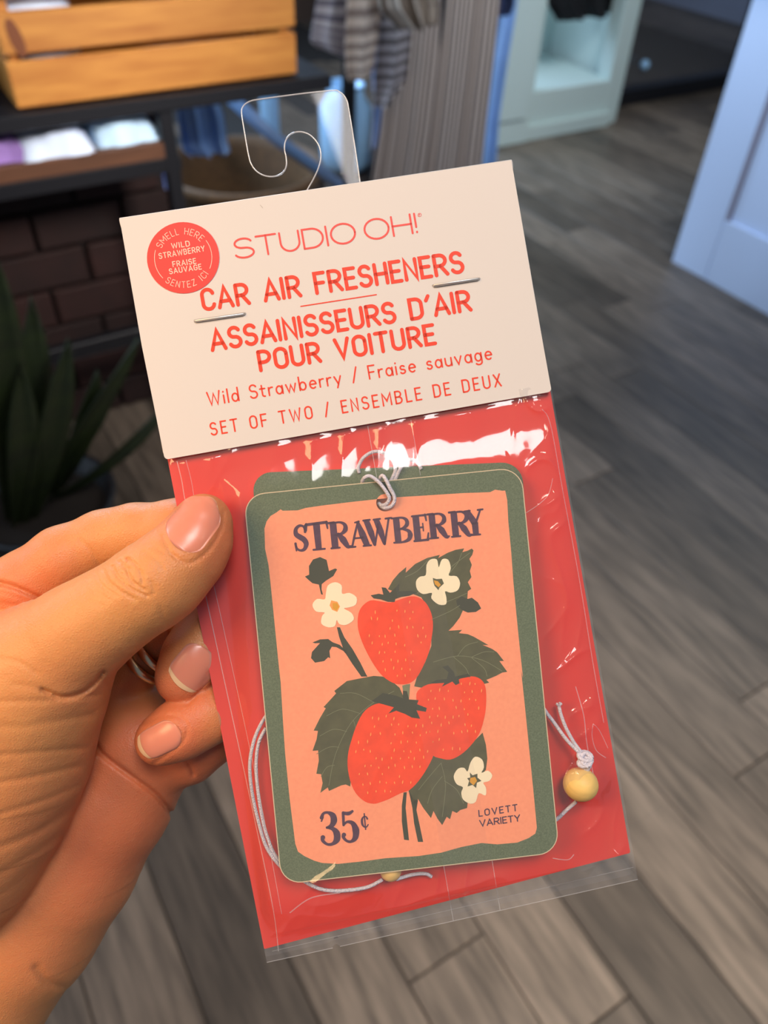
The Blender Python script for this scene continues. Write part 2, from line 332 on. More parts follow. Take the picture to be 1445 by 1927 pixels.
WIDE = {'S': (1, [arc(.5, .755, .45, .245, 20, 250, 14)+arc(.5, .26, .5, .26, 70, -160, 14)]), 'T': (1.05, [[(0, 1), (1.05, 1)], [(.52, 1), (.52, 0)]]),
 'U': (1, [[(0, 1), (0, .45)]+arc(.5, .45, .5, .45, 180, 360, 16)+[(1, 1)]]), 'D': (1.05, [[(0, 0), (0, 1), (.45, 1)]+arc(.45, .5, .6, .5, 90, -90, 16)+[(0, 0)]]),
 'O': (1.28, [arc(.64, .5, .64, .52, 0, 360, 26)]), 'H': (1.0, [[(0, 0), (0, 1)], [(1, 0), (1, 1)], [(0, .5), (1, .5)]]), 'I': (.02, [[(0, 0), (0, 1)]]),
 '!': (.06, [[(.03, 1), (.03, .3)], [(.03, .05), (.03, .02)]]), ' ': (.1, [])}
A_ = lambda pts: [(450+x/2.627, 850+y/2.627) for x, y in pts]
B_ = lambda pts: [(450+x/2.369, 1250+y/2.369) for x, y in pts]
def rquad(c, r, n=6):
    out = []; m = len(c)
    for i in range(m):
        a, b, d = (np.array(c[(i+k) % m], float) for k in (-1, 0, 1)); rr = r[i] if hasattr(r, '__len__') else r
        u = (a-b)/np.linalg.norm(a-b); v = (d-b)/np.linalg.norm(d-b); s = b+u*rr; e = b+v*rr
        for k in range(n+1):
            t = k/n; q = .5523
            c1 = s-u*rr*q; c2 = e-v*rr*q
            out.append(tuple((1-t)**3*s+3*(1-t)**2*t*c1+3*(1-t)*t*t*c2+t**3*e))
    return out
# ================================================================== SETTING
fl = mesh('floor', *(lambda m: (m.V, m.F))(MB().box((-1.6, -1.2, -.05), (6.6, 6.4, -.006))), M_['slab']); tag(fl, kind='structure')
PW = .1535; n = 0
pm = {}
for L_ in (.6, .9, 1.22):
    b = MB().box((-PW/2+.0012, -L_/2+.0012, -.006), (PW/2-.0012, L_/2-.0012, 0), .0015); o = b.build('plank', M_['plank'], fl); pm[L_] = o.data; bpy.data.objects.remove(o)
x = -1.108+PW/2
while x < 6.5:
    y = -1.15+random.random()*.5
    lo, hi = (-.9, 2.2) if x < .2 else (-.75, 2.9+x*.55) if x < 3 else (.6 if x < 4 else 2.2, 6.3)
    y = lo-random.random()*.6
    while y < hi:
        L_ = 1.22 if random.random() < .8 else random.choice((.6, .9))
        p = bpy.data.objects.new('plank', pm[L_]); COL.objects.link(p); p.parent = fl; p.location = (x, y+L_/2, 0); y += L_; n += 1
    x += PW
wl = MB().box((-1.6, 6.25, 0), (6.6, 6.4, 3)).build('wall_back', M_['wallb']); tag(wl, kind='structure')
wr = MB().box((6.45, -1.2, 0), (6.6, 6.25, 3)).build('wall_right', M_['wall']); tag(wr, kind='structure')
MB().box((6.43, -1.2, 0), (6.45, 6.25, .1)).build('baseboard_right', M_['wall']); tag(bpy.data.objects['baseboard_right'], kind='structure')
# brick wall behind the display table
bw = MB().box((-1.1, 2.07, 0), (.60, 2.3, 1.25)).build('wall_left', M_['mortar'], loc=(-.2, 2.1, 0)); tag(bw, kind='structure')
bm_ = None; z = .006; row = 0
while z < 1.2:
    x = .603-.226*(4.5 if row % 2 else 4)-.226*3+(.113 if row % 2 else 0); x = .363-.226*6+(.0 if row % 2 == 0 else .113)
    while x < .6:
        x1 = min(x+.216, .60)
        if x1-x > .03 and x > -1.1:
            dy = random.uniform(-.004, .004)
            MB().box((x, 2.045+dy, z), (x1, 2.0705, z+.094), .004).build('brick', M_['brick'], bw)
        x += .226
    z += .1045; row += 1
# ---- white counter at the right
cb = thing('counter', 'pale blue-white panelled counter standing on the plank floor at the right edge', 'counter', (2.95, 1.3, 0))
MB().box((2.662, -.2, .0), (3.3, 1.955, .98), .004).build('body', M_['white'], cb)
f = MB(); f.box((2.648, 1.79, .0), (2.664, 1.967, .98), .002).build('stile', M_['white'], cb)
for a, b_ in ((.93, 1.13), (-.05, .12)): MB().box((2.648, a, .0), (2.664, b_, .98), .002).build('stile', M_['white'], cb)
for a, b_ in ((1.132, 1.788), (.122, .928)):
    MB().box((2.648, a, .0), (2.664, b_, .245), .002).build('rail', M_['white'], cb); MB().box((2.648, a, .86), (2.664, b_, .98), .002).build('rail', M_['white'], cb)
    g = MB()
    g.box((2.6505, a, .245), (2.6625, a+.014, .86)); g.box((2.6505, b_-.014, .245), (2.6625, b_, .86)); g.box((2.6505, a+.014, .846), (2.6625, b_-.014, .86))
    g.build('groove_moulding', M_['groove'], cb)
MB().box((2.62, -.25, .98), (3.33, 1.99, 1.02), .005).build('countertop', M_['white'], cb)
# ---- mint-white wardrobe in the middle distance
wd = thing('wardrobe', 'mint-white open wardrobe frame with a raised base behind the striped clothes', 'wardrobe', (3.2, 3.6, 0))
MB().box((2.70, 3.36, 0), (2.99, 3.50, 2.0), .005).build('post', M_['mint'], wd); MB().box((2.745, 3.345, .13), (2.945, 3.362, 1.95), .004).build('post_panel', M_['mint'], wd)
MB().box((3.56, 3.40, 0), (3.68, 3.50, 2.0), .005).build('post', M_['mint'], wd)
MB().box((2.99, 3.40, 0), (3.56, 3.44, .235), .004).build('base_front', M_['mint'], wd); MB().box((2.99, 3.37, 0), (3.60, 3.402, .075), .004).build('plinth', M_['mint'], wd)
MB().box((2.97, 3.44, .2), (3.60, 4.0, .232), .004).build('base_shelf', M_['mint'], wd); MB().box((2.72, 4.0, 0), (3.68, 4.03, 2.0)).build('back_panel', M_['mint'], wd)
MB().box((3.64, 3.50, 0), (3.67, 4.0, 2.0)).build('side_panel', M_['mint'], wd)
MB().box((2.7, 3.36, 2.0), (3.7, 4.03, 2.05)).build('top', M_['mint'], wd)
MB().tube([(2.98, 3.66, 1.5), (3.58, 3.66, 1.5)], .012).build('rail', M_['chrome'], wd)
def garment(name, rows, Y, amp, nf, m, label=None, cat=None, group=None, parent=None, nu=60, nv=30, ph=0, thick=.006):
    """hanging cloth; rows = (left x, y, right x, y) traced on the plane Y and folded in depth"""
    rows = np.array(rows, float); k = np.linspace(0, len(rows)-1, nv); r = np.stack([np.interp(k, range(len(rows)), rows[:, i]) for i in range(4)], 1)
    V = []; uv = []
    for side in (0, 1):
        for j in range(nv):
            a = onY(r[j, 0], r[j, 1], Y); b = onY(r[j, 2], r[j, 3], Y)
            for i in range(nu):
                t = i/(nu-1); p = a+(b-a)*t; gr = .35+.65*j/(nv-1)
                d = amp*gr*(math.sin(2*math.pi*nf*t+ph+.5*math.sin(3*t+j*.05))+.4*math.sin(2*math.pi*nf*2.3*t+ph*2))
                e = math.sin(math.pi*t)**.3 if 0 < t < 1 else 0
                p = p+np.array([0, d+(thick*e if side else 0), amp*.25*math.sin(7*t+ph)*(j/(nv-1))]); V.append(p); uv.append((t, 1-j/(nv-1)))
    idx = lambda s, j, i: s*nu*nv+j*nu+i
    Fc = [(idx(s, j, i), idx(s, j, i+1), idx(s, j+1, i+1), idx(s, j+1, i)) for s in (0, 1) for j in range(nv-1) for i in range(nu-1)]
    Fc += [(idx(0, j, i), idx(0, j+1, i), idx(1, j+1, i), idx(1, j, i)) for i in (0, nu-1) for j in range(nv-1)]
    Fc += [(idx(0, j, i), idx(0, j, i+1), idx(1, j, i+1), idx(1, j, i)) for j in (0, nv-1) for i in range(nu-1)]
    o = mesh(name, V, Fc, m, parent, True, loc=None if parent else onY(rows[0, 0], rows[0, 1], Y), uv=uv)
    if label: tag(o, label, cat, group)
    return o
garment('black_garment', [(1015, -160, 1120, -160), (1020, -60, 1185, -75), (1035, 15, 1182, 8), (1055, 45, 1180, 20)], 3.52, .03, 3, M_['blackc'], 'black garment hanging in the mint-white wardrobe', 'clothing')
garment('white_garment', [(1060, -40, 1100, -45), (1062, 10, 1105, 5), (1066, 40, 1098, 34)], 3.62, .02, 2, M_['whitec'], 'small white garment half hidden under the black one in the wardrobe', 'clothing')
# ---- glass partition with a black frame beyond the wardrobe
gp = thing('glass_partition', 'black-framed glass partition standing on the floor beyond the wardrobe', 'partition', (4.6, 3.66, 0))
MB().box((3.72, 3.60, 0), (5.25, 3.70, .085), .004).build('bottom_rail', M_['blackm'], gp); MB().box((4.98, 3.60, .085), (5.25, 3.72, 2.3), .006).build('post', M_['blackm'], gp)
MB().box((3.72, 3.62, .085), (3.76, 3.68, 2.3), .004).build('post', M_['blackm'], gp); MB().box((3.76, 3.645, .085), (4.98, 3.655, 2.3)).build('glass_pane', M_['glass'], gp)
MB().box((3.72, 3.60, 2.3), (5.25, 3.70, 2.38), .004).build('top_rail', M_['blackm'], gp)
MB().box((3.80, 3.72, 0), (5.6, 5.2, .012), .004).build('floor_shade', mat('shaded_floor', '3A332E', .85, var=.15, scale=20)); tag(bpy.data.objects['floor_shade'], 'dark brown sheet painted as the shaded floor behind the glass partition', 'mat')  # thin dark sheet added as the shade on the floor beyond
kb = onY(1213, 122, 3.60); t = thing('door_knob', 'round knob with a blue highlight in its colour on the black-framed glass partition', 'knob', kb)
MB().ball(kb, .028, n=20, m=12).build('ball', M_['bluelight'], t, True); MB().tube([kb+np.array([0, .02, 0]), kb+np.array([0, .045, 0])], .01).build('stem', M_['chrome'], t, True)  # the ball's pale blue is a highlight put into its colour
# ---- clothes rack with striped garments
rk = thing('clothes_rack', 'black metal clothes rack carrying the striped garments', 'rack', (1.6, 2.5, 0))
xr = float(onY(656, 300, 2.62)[0])
MB().tube([(xr, 2.62, 0), (xr, 2.62, 1.5)], .026, 10).build('post', M_['blackm'], rk, True); MB().tube([(1.86, 2.66, 0), (1.86, 2.62, 1.5)], .02, 10).build('post', M_['blackm'], rk, True)
MB().tube([(xr-.1, 2.62, 1.5), (2.3, 2.62, 1.5)], .015, 10).build('hanging_rail', M_['blackm'], rk, True)
MB().box((xr-.03, 2.35, 0), (xr+.03, 2.9, .03), .004).build('foot', M_['blackm'], rk); MB().box((1.83, 2.45, 0), (1.89, 2.9, .03), .004).build('foot', M_['blackm'], rk)
garment('striped_trousers', [(740, -420, 900, -420), (740, -200, 930, -210), (738, 0, 942, -12), (728, 120, 930, 100), (715, 250, 915, 225), (700, 345, 905, 315), (690, 440, 895, 420)], 2.62, .014, 3, trous, 'wide brown and white vertically striped trousers hanging beside the wardrobe', 'trousers', nu=150)
garment('striped_sweater', [(600, -330, 690, -330), (602, -150, 700, -160), (600, -20, 690, -30), (590, 45, 662, 55), (585, 78, 660, 92), (600, 92, 655, 108)], 2.40, .010, 2, sweat_l, 'grey and white horizontally striped sweater, leftmost on the rack', 'sweater', 'garments on the rack')
garment('striped_sweater', [(655, -330, 740, -330), (655, -150, 735, -160), (654, -10, 722, -20), (650, 80, 712, 70), (652, 140, 704, 130), (660, 156, 695, 146)], 2.34, .010, 1.5, sweat_b, 'cream and taupe horizontally striped sweater sleeve hanging in front of the rack post', 'sweater', 'garments on the rack')
garment('striped_cardigan', [(700, -330, 790, -330), (705, -150, 790, -160), (712, 15, 780, 0), (710, 90, 775, 80), (706, 160, 765, 150), (704, 205, 735, 200)], 2.46, .012, 1.5, sweat_d, 'grey-blue striped cardigan ending in a point before the striped trousers', 'cardigan', 'garments on the rack')
garment('striped_blouse', [(705, -330, 800, -330), (706, -150, 812, -160), (715, -10, 812, -20), (720, 20, 820, 10), (756, 62, 815, 45)], 2.30, .025, 3, topst, 'cream blouse with taupe stripes, in front of the striped cardigan', 'blouse', 'garments on the rack')
garment('blue_garment', [(945, -300, 985, -300), (940, -100, 980, -100), (938, 20, 972, 14), (925, 120, 955, 110), (908, 230, 938, 220), (900, 330, 930, 320)], 2.95, .015, 2, M_['denim'], 'light blue cloth hanging between the striped trousers and the mint-white wardrobe', 'clothing')
garment('navy_garment', [(928, -260, 975, -260), (928, -60, 970, -66), (930, 20, 966, 10), (936, 34, 958, 26)], 2.86, .015, 2, M_['navy'], 'navy garment above the light blue cloth', 'clothing')
garment('blue_garment', [(700, -100, 760, -110), (700, 100, 750, 90), (708, 220, 745, 215), (700, 345, 740, 335), (695, 440, 735, 430)], 3.05, .02, 3, mat('slate_blue_cloth', '6F7FA6', .85, var=.15, scale=6), 'slate blue cloth hanging behind the point of the striped cardigan', 'clothing')
# ---- display table, crate and shelf contents
tb = thing('display_table', 'black metal display table with a brown wooden shelf, left', 'table', (.1, 2.0, 0))
xt = .545
for x_ in (xt, -.85):
    for y_ in (1.80, 2.02 if x_ < 0 else 2.38):
        MB().box((x_-.016, y_-.016, 0), (x_+.016, y_+.016, .905), .002).build('leg', M_['blackm'], tb)
MB().box((-.87, 1.775, .895), (.95, 2.04, .925), .003).build('top_frame', M_['blackm'], tb)
MB().box((-.87, 1.785, .765), (xt+.02, 1.815, .797), .002).build('shelf_rail', M_['blackm'], tb)
MB().box((-.87, 1.785, .797), (xt, 2.04, .832), .003).build('shelf_board', M_['oak'], tb)
MB().box((-.87, 1.785, .36), (xt+.01, 1.815, .40), .002).build('lower_rail', M_['blackm'], tb)
cr = thing('wooden_crate', 'pine crate of wide horizontal slats on the display table top', 'crate', (.55, 1.95, .926))
cx0, cx1 = .252, .872
zz = [(.930, 1.012), (1.024, 1.094), (1.116, 1.19), (1.202, 1.27)]
for z0, z1 in zz:
    MB().box((cx0, 1.800, z0), (cx1, 1.814, z1), .002).build('slat', M_['pine'], cr); MB().box((cx0, 2.026, z0), (cx1, 2.04, z1), .002).build('slat', M_['pine'], cr)
    MB().box((cx0, 1.814, z0), (cx0+.012, 2.026, z1), .002).build('slat', M_['pine'], cr); MB().box((cx1-.012, 1.814, z0), (cx1, 2.026, z1), .002).build('slat', M_['pine'], cr)
for x_ in (cx0+.012, cx1-.032):
    for y_ in (1.814, 2.006): MB().box((x_, y_, .93), (x_+.02, y_+.02, 1.27), .002).build('corner_post', M_['pine'], cr)
MB().box((cx0+.012, 1.814, .930), (cx1-.012, 2.026, .938)).build('bottom_board', M_['pine'], cr)
kn = onY(30, 72, 1.80); o = mesh('knot', [kn+np.array([.013*math.cos(a)-.02*math.sin(a)*.3, -.0006, .034*math.sin(a)]) for a in np.linspace(0, 6.283, 14)[:-1]], [tuple(range(13))], M_['knot'], cr)
gc = thing('white_pouch', 'pale blue-white pouch showing in the gap at the top left of the crate', 'pouch', (.33, 1.86, .94))
MB().ball((.34, 1.88, 1.04), .085, (1, .55, 1.0)).build('pouch_body', M_['bluecl'], gc, True)
def pile(name, x0, x1, y0, y1, z0, h, m, label, seed, cat='clothing', group='folded clothes on the shelf'):
    nx, ny = 26, 14; V = []
    for j in range(ny):
        for i in range(nx):
            u, v = i/(nx-1), j/(ny-1); e = (math.sin(math.pi*min(max(u, .0), 1))*math.sin(math.pi*v))**.35 if 0 < u < 1 and 0 < v < 1 else 0
            hh = h*e*(.55+.6*float(vnoise(u*4+seed, v*3+seed*2))); wob = .012*(float(vnoise(u*6+seed, 9))-.5)
            V.append((x0+(x1-x0)*u, y0+(y1-y0)*v+wob*(1-v), z0+hh))
    nn = len(V); V += [(a, b, z0) for a, b, c_ in V]; I = lambda j, i, s=0: s*nn+j*nx+i
    Fc = [(I(j, i), I(j, i+1), I(j+1, i+1), I(j+1, i)) for j in range(ny-1) for i in range(nx-1)]+[(I(j, i, 1), I(j+1, i, 1), I(j+1, i+1, 1), I(j, i+1, 1)) for j in range(ny-1) for i in range(nx-1)]
    tag(mesh(name, V, Fc, m, None, True, loc=((x0+x1)/2, (y0+y1)/2, z0)), label, cat, group)
pile('folded_cloth', .235, .385, 1.787, 2.02, .833, .062, M_['bluecl'], 'pale blue folded cloth in the middle of the wooden shelf', 3)
pile('folded_cloth', .392, .535, 1.80, 2.03, .833, .075, mat('sky_cloth', 'BFE0FF', .6, var=.08, scale=8), 'brighter sky-blue folded cloth at the right end of the wooden shelf', 5)
pile('folded_cloth', .14, .25, 1.80, 2.02, .833, .055, M_['purp'], 'purple folded cloth at the left of the wooden shelf', 8)
pile('folded_cloth', -.1, .13, 1.80, 2.02, .833, .05, mat('lilac_cloth', 'A993C8', .8, var=.3, scale=14), 'lilac folded cloth left of the purple one on the wooden shelf', 11)
# ---- low dark bench, basket and pale blue daylight stand-ins behind the table
bn = thing('low_bench', 'small dark wooden bench on the floor under the large pale blue vessel', 'bench', (1.57, 2.8, 0))
MB().box((1.485, 2.66, .25), (1.78, 2.95, .28), .004).build('seat', M_['darkw'], bn)
for x_, y_ in ((1.49, 2.67), (1.74, 2.67), (1.49, 2.91), (1.74, 2.91)): MB().box((x_, y_, 0), (x_+.03, y_+.03, .25)).build('leg', M_['darkw'], bn)
bk = thing('basket', 'round tan rattan basket behind the black table leg', 'basket', (1.04, 2.62, 0)); cbk = (1.04, 2.62, 0)
MB().lathe([(.0, .005), (.2, .005), (.25, .2), (.27, .40), (.285, .405), (.285, .43), (.262, .432), (.25, .40), (.23, .2), (.18, .03), (0, .03)], cbk, 36).build('basket_body', M_['rattan'], bk, True)
MB().tube([(cbk[0]+.275*math.cos(a), cbk[1]+.275*math.sin(a), .425) for a in np.linspace(0, 2*math.pi, 37)], .013, 8, False).build('rim', M_['rattan'], bk, True)
def daylight_patch(px, py, Y, r, h, label, m='bluelight'):  # vessel shape added where bright blue daylight shows through
    c = onY(px, py, Y); t_ = thing('daylight_patch', label, 'daylight_patch', (c[0], c[1], c[2]-h/2), 'pale blue stand-ins for daylight in the background')
    MB().lathe([(0, 0), (r*.8, 0), (r, h*.1), (r, h*.75), (r*.7, h*.9), (r*.7, h), (r*.6, h), (r*.6, h*.88), (0, h*.86)], (c[0], c[1], c[2]-h/2), 28).build('vessel', M_[m], t_, True)
    MB().tube([(c[0]+r*.7*math.cos(a), c[1]+r*.7*math.sin(a), c[2]+h/2) for a in np.linspace(0, 2*math.pi, 25)], .006, 6, False).build('rim', M_[m], t_, True); return c
_c = onY(650, 240, 2.80); daylight_patch(650, 240, 2.80, .10, 2*(_c[2]-.28), 'bright daylight patch shaped as a pale blue vessel on the small dark bench, behind the rack post')
_c = onY(508, 225, 3.3); daylight_patch(508, 225, 3.3, .04, 2*_c[2], 'slim strip of daylight shaped as a pale blue vessel on the floor, seen through the hang tab')
garment('blue_sheet', [(330, 170, 400, 160), (335, 230, 420, 215), (345, 285, 425, 262), (365, 300, 430, 285)], 2.25, .02, 2, M_['denim'], 'light blue sheet put in for a bright daylight patch just right of the black table leg', 'cloth')  # sheet coloured as the blue daylight behind the table leg
garment('blue_sheet', [(284, 285, 322, 272), (288, 330, 325, 318), (292, 395, 330, 380), (300, 440, 332, 430)], 2.20, .02, 2, mat('periwinkle_cloth', '7C97D6', .8, var=.2, scale=20), 'periwinkle cloth hanging between the bricks and the black table leg', 'cloth')
MB().tube([onY(420, 172, 2.5), onY(520, 262, 2.45), onY(640, 350, 2.4)], .02, 8).build('support_bar', mat('steel_blue_bar', '5C7CA6', .4), None, True, loc=onY(640, 350, 2.4)); tag(bpy.data.objects['support_bar'], 'slanting steel-blue bar seen through the clear hang tab', 'bar')
# ---- snake plant
sp = thing('snake_plant', 'dark green snake plant in a black pot behind the hand', 'plant', (.03, 1.42, 0))
MB().lathe([(0, .0), (.11, .0), (.15, .26), (.16, .28), (.145, .28), (.13, .24), (0, .24)], (.03, 1.42, 0), 28).build('pot', M_['pot'], sp, True)
MB().lathe([(0, .245), (.135, .24)], (.03, 1.42, 0), 24).build('soil', M_['soil'], sp)
for (bx, by, tx, ty, w) in ((60, 1020, -12, 470, .075), (120, 1010, 60, 560, .07), (150, 1030, 130, 640, .06), (190, 1040, 262, 640, .055), (40, 1040, -60, 640, .07), (90, 1050, 40, 690, .06), (210, 1060, 320, 760, .05), (170, 1000, 185, 700, .055), (240, 1080, 215, 740, .05), (20, 1060, 88, 760, .06)):
    Yb = 1.42+random.uniform(-.06, .06); a = np.array([.03+random.uniform(-.07, .07), Yb, .24]); b = onY(tx, ty, Yb-random.uniform(.0, .12)); b = np.array(b)
    V = []; nseg = 14; side = np.array([1., .25*random.uniform(-1, 1), 0]); bow = np.array([0, -.03, 0])
    for k in range(nseg+1):
        t = k/nseg; c = a+(b-a)*t+bow*math.sin(math.pi*t); ww = w*(.55+.6*math.sin(math.pi*min(t*1.1, 1)*.62))*(1-t**5) if t < 1 else .001
        for s in (-1, -.5, 0, .5, 1): V.append(c+side*ww/2*s+np.array([0, -.012*(1-s*s)*(-1), 0])*1.0)
    nn = len(V); V += [v+np.array([0, .004, 0]) for v in V]
    Fc = [(k*5+s, k*5+s+1, (k+1)*5+s+1, (k+1)*5+s) for k in range(nseg) for s in range(4)]; Fc += [tuple(i+nn for i in f_[::-1]) for f_ in Fc]
    Fc += [(k*5, (k+1)*5, nn+(k+1)*5, nn+k*5) for k in range(nseg)]+[(k*5+4, nn+k*5+4, nn+(k+1)*5+4, (k+1)*5+4) for k in range(nseg)]
    mesh('leaf', V, Fc, M_['ssn'], sp, True)
# ================================================================== THE PACKAGE
pk = thing('air_freshener_package', 'clear bag with red card and stapled white paper header, held by the hand', 'package', P(760, 1250, 0))
HL, HR = (225, 411), (962, 301); BR_, BL_ = (1038, 737), (310, 865)
hdr = rquad([HL, HR, (1003, 543), BR_, BL_, (267, 652)], [1.5, 2, 1, 7, 7, 1], 4)
header = plate('header_card', [hdr], 1.25, 1.6, pk, M_['paper'])
hb = rquad([HL, HR, (1036, 730), (308, 858)], [1.5, 2, 7, 7], 4); plate('header_card_back', [hb], -1.7, -1.4, pk, M_['paper'])
MB().tube([P(228, 421.5, 0), P(962.5, 311.5, 0)], .00155, 12).build('header_fold', M_['paper'], pk, True)
TX = Print; hh = 1.66
pr = TX(); text(pr, 'STUDIO OH!', (444, 487), (786, 437.5), 36, 3.7, .21, wide=WIDE); pr.add(ribbon(arc(789.5, 404.5, 3.2, 3.2, 0, 360, 12), .9)); pr.add(ribbon([(788.5, 406), (788.4, 403), (790, 403.3), (790, 404.4), (788.6, 404.6)], .7)); pr.build('lettering', M_['redink2'], header, hh)
pr = TX(); text(pr, 'CAR AIR FRESHENERS', (384, 583), (872, 511), 37, 7.0, .235); pr.build('lettering', M_['redink'], header, hh)
pr = TX(); pr.add(ribbon([(566, 576.5), (708, 554.5)], 2.2)); pr.build('rule_line', M_['redink'], header, hh)
pr = TX(); text(pr, 'ASSAINISSEURS D´AIR', (400, 659), (886, 583), 36, 7.0, .235); pr.build('lettering', M_['redink'], header, hh)
pr = TX(); text(pr, 'POUR VOITURE', (491, 697), (819, 646), 35, 7.0, .255); pr.build('lettering', M_['redink'], header, hh)
pr = TX(); text(pr, 'Wild Strawberry / Fraise sauvage', (393, 763), (926, 675), 24.5, 3.0, .27); pr.build('lettering', M_['redink'], header, hh)
pr = TX(); text(pr, 'SET OF TWO / ENSEMBLE DE DEUX', (398, 819), (943, 726), 22.5, 3.0, .40); pr.build('lettering', M_['redink'], header, hh)
# scent sticker
sc_ = np.array([344.6, 485.]); sr = 68.2
stk = plate('scent_sticker', [[(sc_[0]+sr*math.cos(a), sc_[1]+sr*.985*math.sin(a)) for a in np.linspace(0, 2*math.pi, 49)[:-1]]], 1.62, 1.74, pk, M_['sticker'])
c1 = lambda x, y: (200+x/2.779, 150+y/2.779)
pr = TX()
for s, a, b, h_ in (('WILD', (344, 882), (436, 869), 26), ('STRAWBERRY', (278, 936), (515, 895), 27), ('FRAISE', (350, 978), (470, 960), 26), ('SAUVAGE', (332, 1016), (498, 990), 26)): text(pr, s, c1(*a), c1(*b), h_/2.779, 1.5, .3)
def arctext(pr, s, a0, a1, r0, hgt, wt, inward=False, track=.3):
    tot = sum(G[c][0] for c in s)+track*(len(s)-1); x = 0
    for c in s:
        w, st = G[c]
        for q in st:
            pts = []
            for i in range(len(q)-1):
                for k in range(3): t = k/3; pts.append((q[i][0]*(1-t)+q[i+1][0]*t, q[i][1]*(1-t)+q[i+1][1]*t))
            pts.append(q[-1]); o_ = []
            for gx, gy in pts:
                a = math.radians(a0+(a1-a0)*(x+gx)/tot); r = r0+(gy*hgt if not inward else -gy*hgt); o_.append((sc_[0]+r*math.cos(a), sc_[1]-r*math.sin(a)))
            pr.add(ribbon(o_, wt))
        x += w+track
arctext(pr, 'SMELL HERE', 156, 44, 44.5, 11.5, .95); arctext(pr, 'SENTEZ ICI', 233, 327, 56.5, 11.5, .95, True)
pr.add(ribbon([(sc_[0]+54*math.cos(a), sc_[1]-54*math.sin(a)) for a in np.radians(np.linspace(165, 225, 20))], .9))
pr.add(ribbon([(sc_[0]+54*math.cos(a), sc_[1]-54*math.sin(a)) for a in np.radians(np.linspace(37, -22, 20))], .9))
pr.build('lettering', M_['cream'], stk, 1.79)
for a, b in (((367, 604), (460, 590.5)), ((815.5, 537.5), (901, 524.5))):
    a = np.array(a); b = np.array(b); pts = [P(*a, -1.0), P(*a, 1.7), P(*(a+(b-a)*.03), 2.05), P(*(b-(b-a)*.03), 2.05), P(*b, 1.7), P(*b, -1.0)]
    MB().tube(pts, .00038, 8).build('staple', M_['steel'], pk, True)
mk = TX(); mk.add(ribbon([c1(804, 655), c1(818, 670)], .8)); mk.build('paper_nick', mat('nick', 'B8ADA0', .8), header, hh)
# hang tab
ht = [c1(*q) for q in [(1347, 640), (1328, 540), (1300, 350), (1267, 150)]]+[c1(*q) for q in [(1258, 110), (1240, 80), (1215, 62), (1185, 56)]]+[c1(*q) for q in [(1000, 76), (800, 103), (755, 112), (728, 127), (711, 148), (708, 180), (722, 270), (745, 400), (760, 445), (785, 478), (820, 499), (862, 507), (900, 500), (928, 480), (942, 448), (940, 405), (932, 365), (936, 325), (955, 292), (985, 276), (1020, 273), (1060, 286), (1095, 318), (1117, 360), (1122, 410), (1108, 465), (1080, 525), (1054, 570), (1020, 640)]]
plate('hang_tab', [ht], -.35, .0, pk, M_['tab'], M_['tabedge'])
pts = [P(x, y, -.17) for x, y in catmull(ht, 4)]; MB().tube(pts, .00021, 6).build('hang_tab_rim', film('tab_rim', .33, 2.5, .12), pk, True)
# backing card
plate('backing_card', [rquad([(300, 800), (1028, 690), (1037, 745), (1186, 1605), (497, 1786), (316, 868)], [1, 1, 1, 3, 2, 1], 2)], -1.0, -.5, pk, M_['redcard'])
# bag
BLx = lambda y: 316+(y-865)*(502-316)/(1812-865)
BRx = lambda y: 1040+(y-740)*(1200-1040)/(1655-740)
tagq = np.array([(459, 932), (980, 879.6), (1052, 1604), (530, 1664)], float)
def dquad(x, y):
    d = np.full(np.shape(x), -1e9)
    for i in range(4):
        a = tagq[i]; b = tagq[(i+1) % 4]; t = (b-a)/np.linalg.norm(b-a); nx, ny = t[1], -t[0]
        d = np.maximum(d, (x-a[0])*nx+(y-a[1])*ny)
    return d
HT = lambda x, y: 1.9+(y-930)/700*3.2      # back face of the front tag
def bagh(x, y):
    d = dquad(x, y); yh = 865-(x-310)*.1758
    tf = HT(x, y)+1.2+.8
    fall = 120-75*sstep((560-x)/160)
    s = sstep(1-np.maximum(d, 0)/fall); h = .35+(tf-.35)*s
    h = np.maximum(h, .35+6.6*np.exp(-(((x-1092)**2+(y-1476)**2)/48.**2)**1.6)+1.2*np.exp(-((x-1075)/50)**2-((y-1400)/70)**2))
    below = y-yh
    q = sstep((below+8)/110); h = .9*(1-q)+h*q
    # buckled film under the header
    fold = (np.abs(vnoise(x/62+3, y/210+x/400)-.5)*2); fold2 = vnoise(x/28+9, y/120)
    h = h+(1.5*(1-fold)**2+.4*fold2)*np.exp(-(np.maximum(below-8, 0)/52.)**1.6)*sstep(below/14)
    # tension creases
    rgd = 1-np.abs(2*vnoise((x*.9+y*.35)/120+5, (y-.4*x)/330+2)-1); h = h+.55*rgd**6*sstep((np.abs(d)+20)/90)
    lo = sstep((y-1560)/120); rg2 = 1-np.abs(2*vnoise(x/55+y/300, y/140+7)-1); h = h+1.3*lo*rg2**3
    rt = sstep((x-(BRx(y)-120))/80); rg3 = 1-np.abs(2*vnoise((x+.15*y)/38+1, (y-.3*x)/120)-1); h = h+.7*rt*rg3**4
    r4 = 1-np.abs(2*vnoise((y+.45*x)/75+2, x/130+4)-1); h = h+1.9*lo*r4**3
    r5 = 1-np.abs(2*vnoise((y+.7*x)/85+8, (x-.4*y)/60+3)-1); h = h+1.3*rt*r5**4
    e = np.minimum(x-BLx(y), BRx(y)-x); h = -.2+(h+.2)*sstep((e+1)/34)
    yb = 1812-(x-502)*.2249; h = np.where(y > yb-48, -.1+(h+.1)*sstep((yb-y-6)/60), h); return h
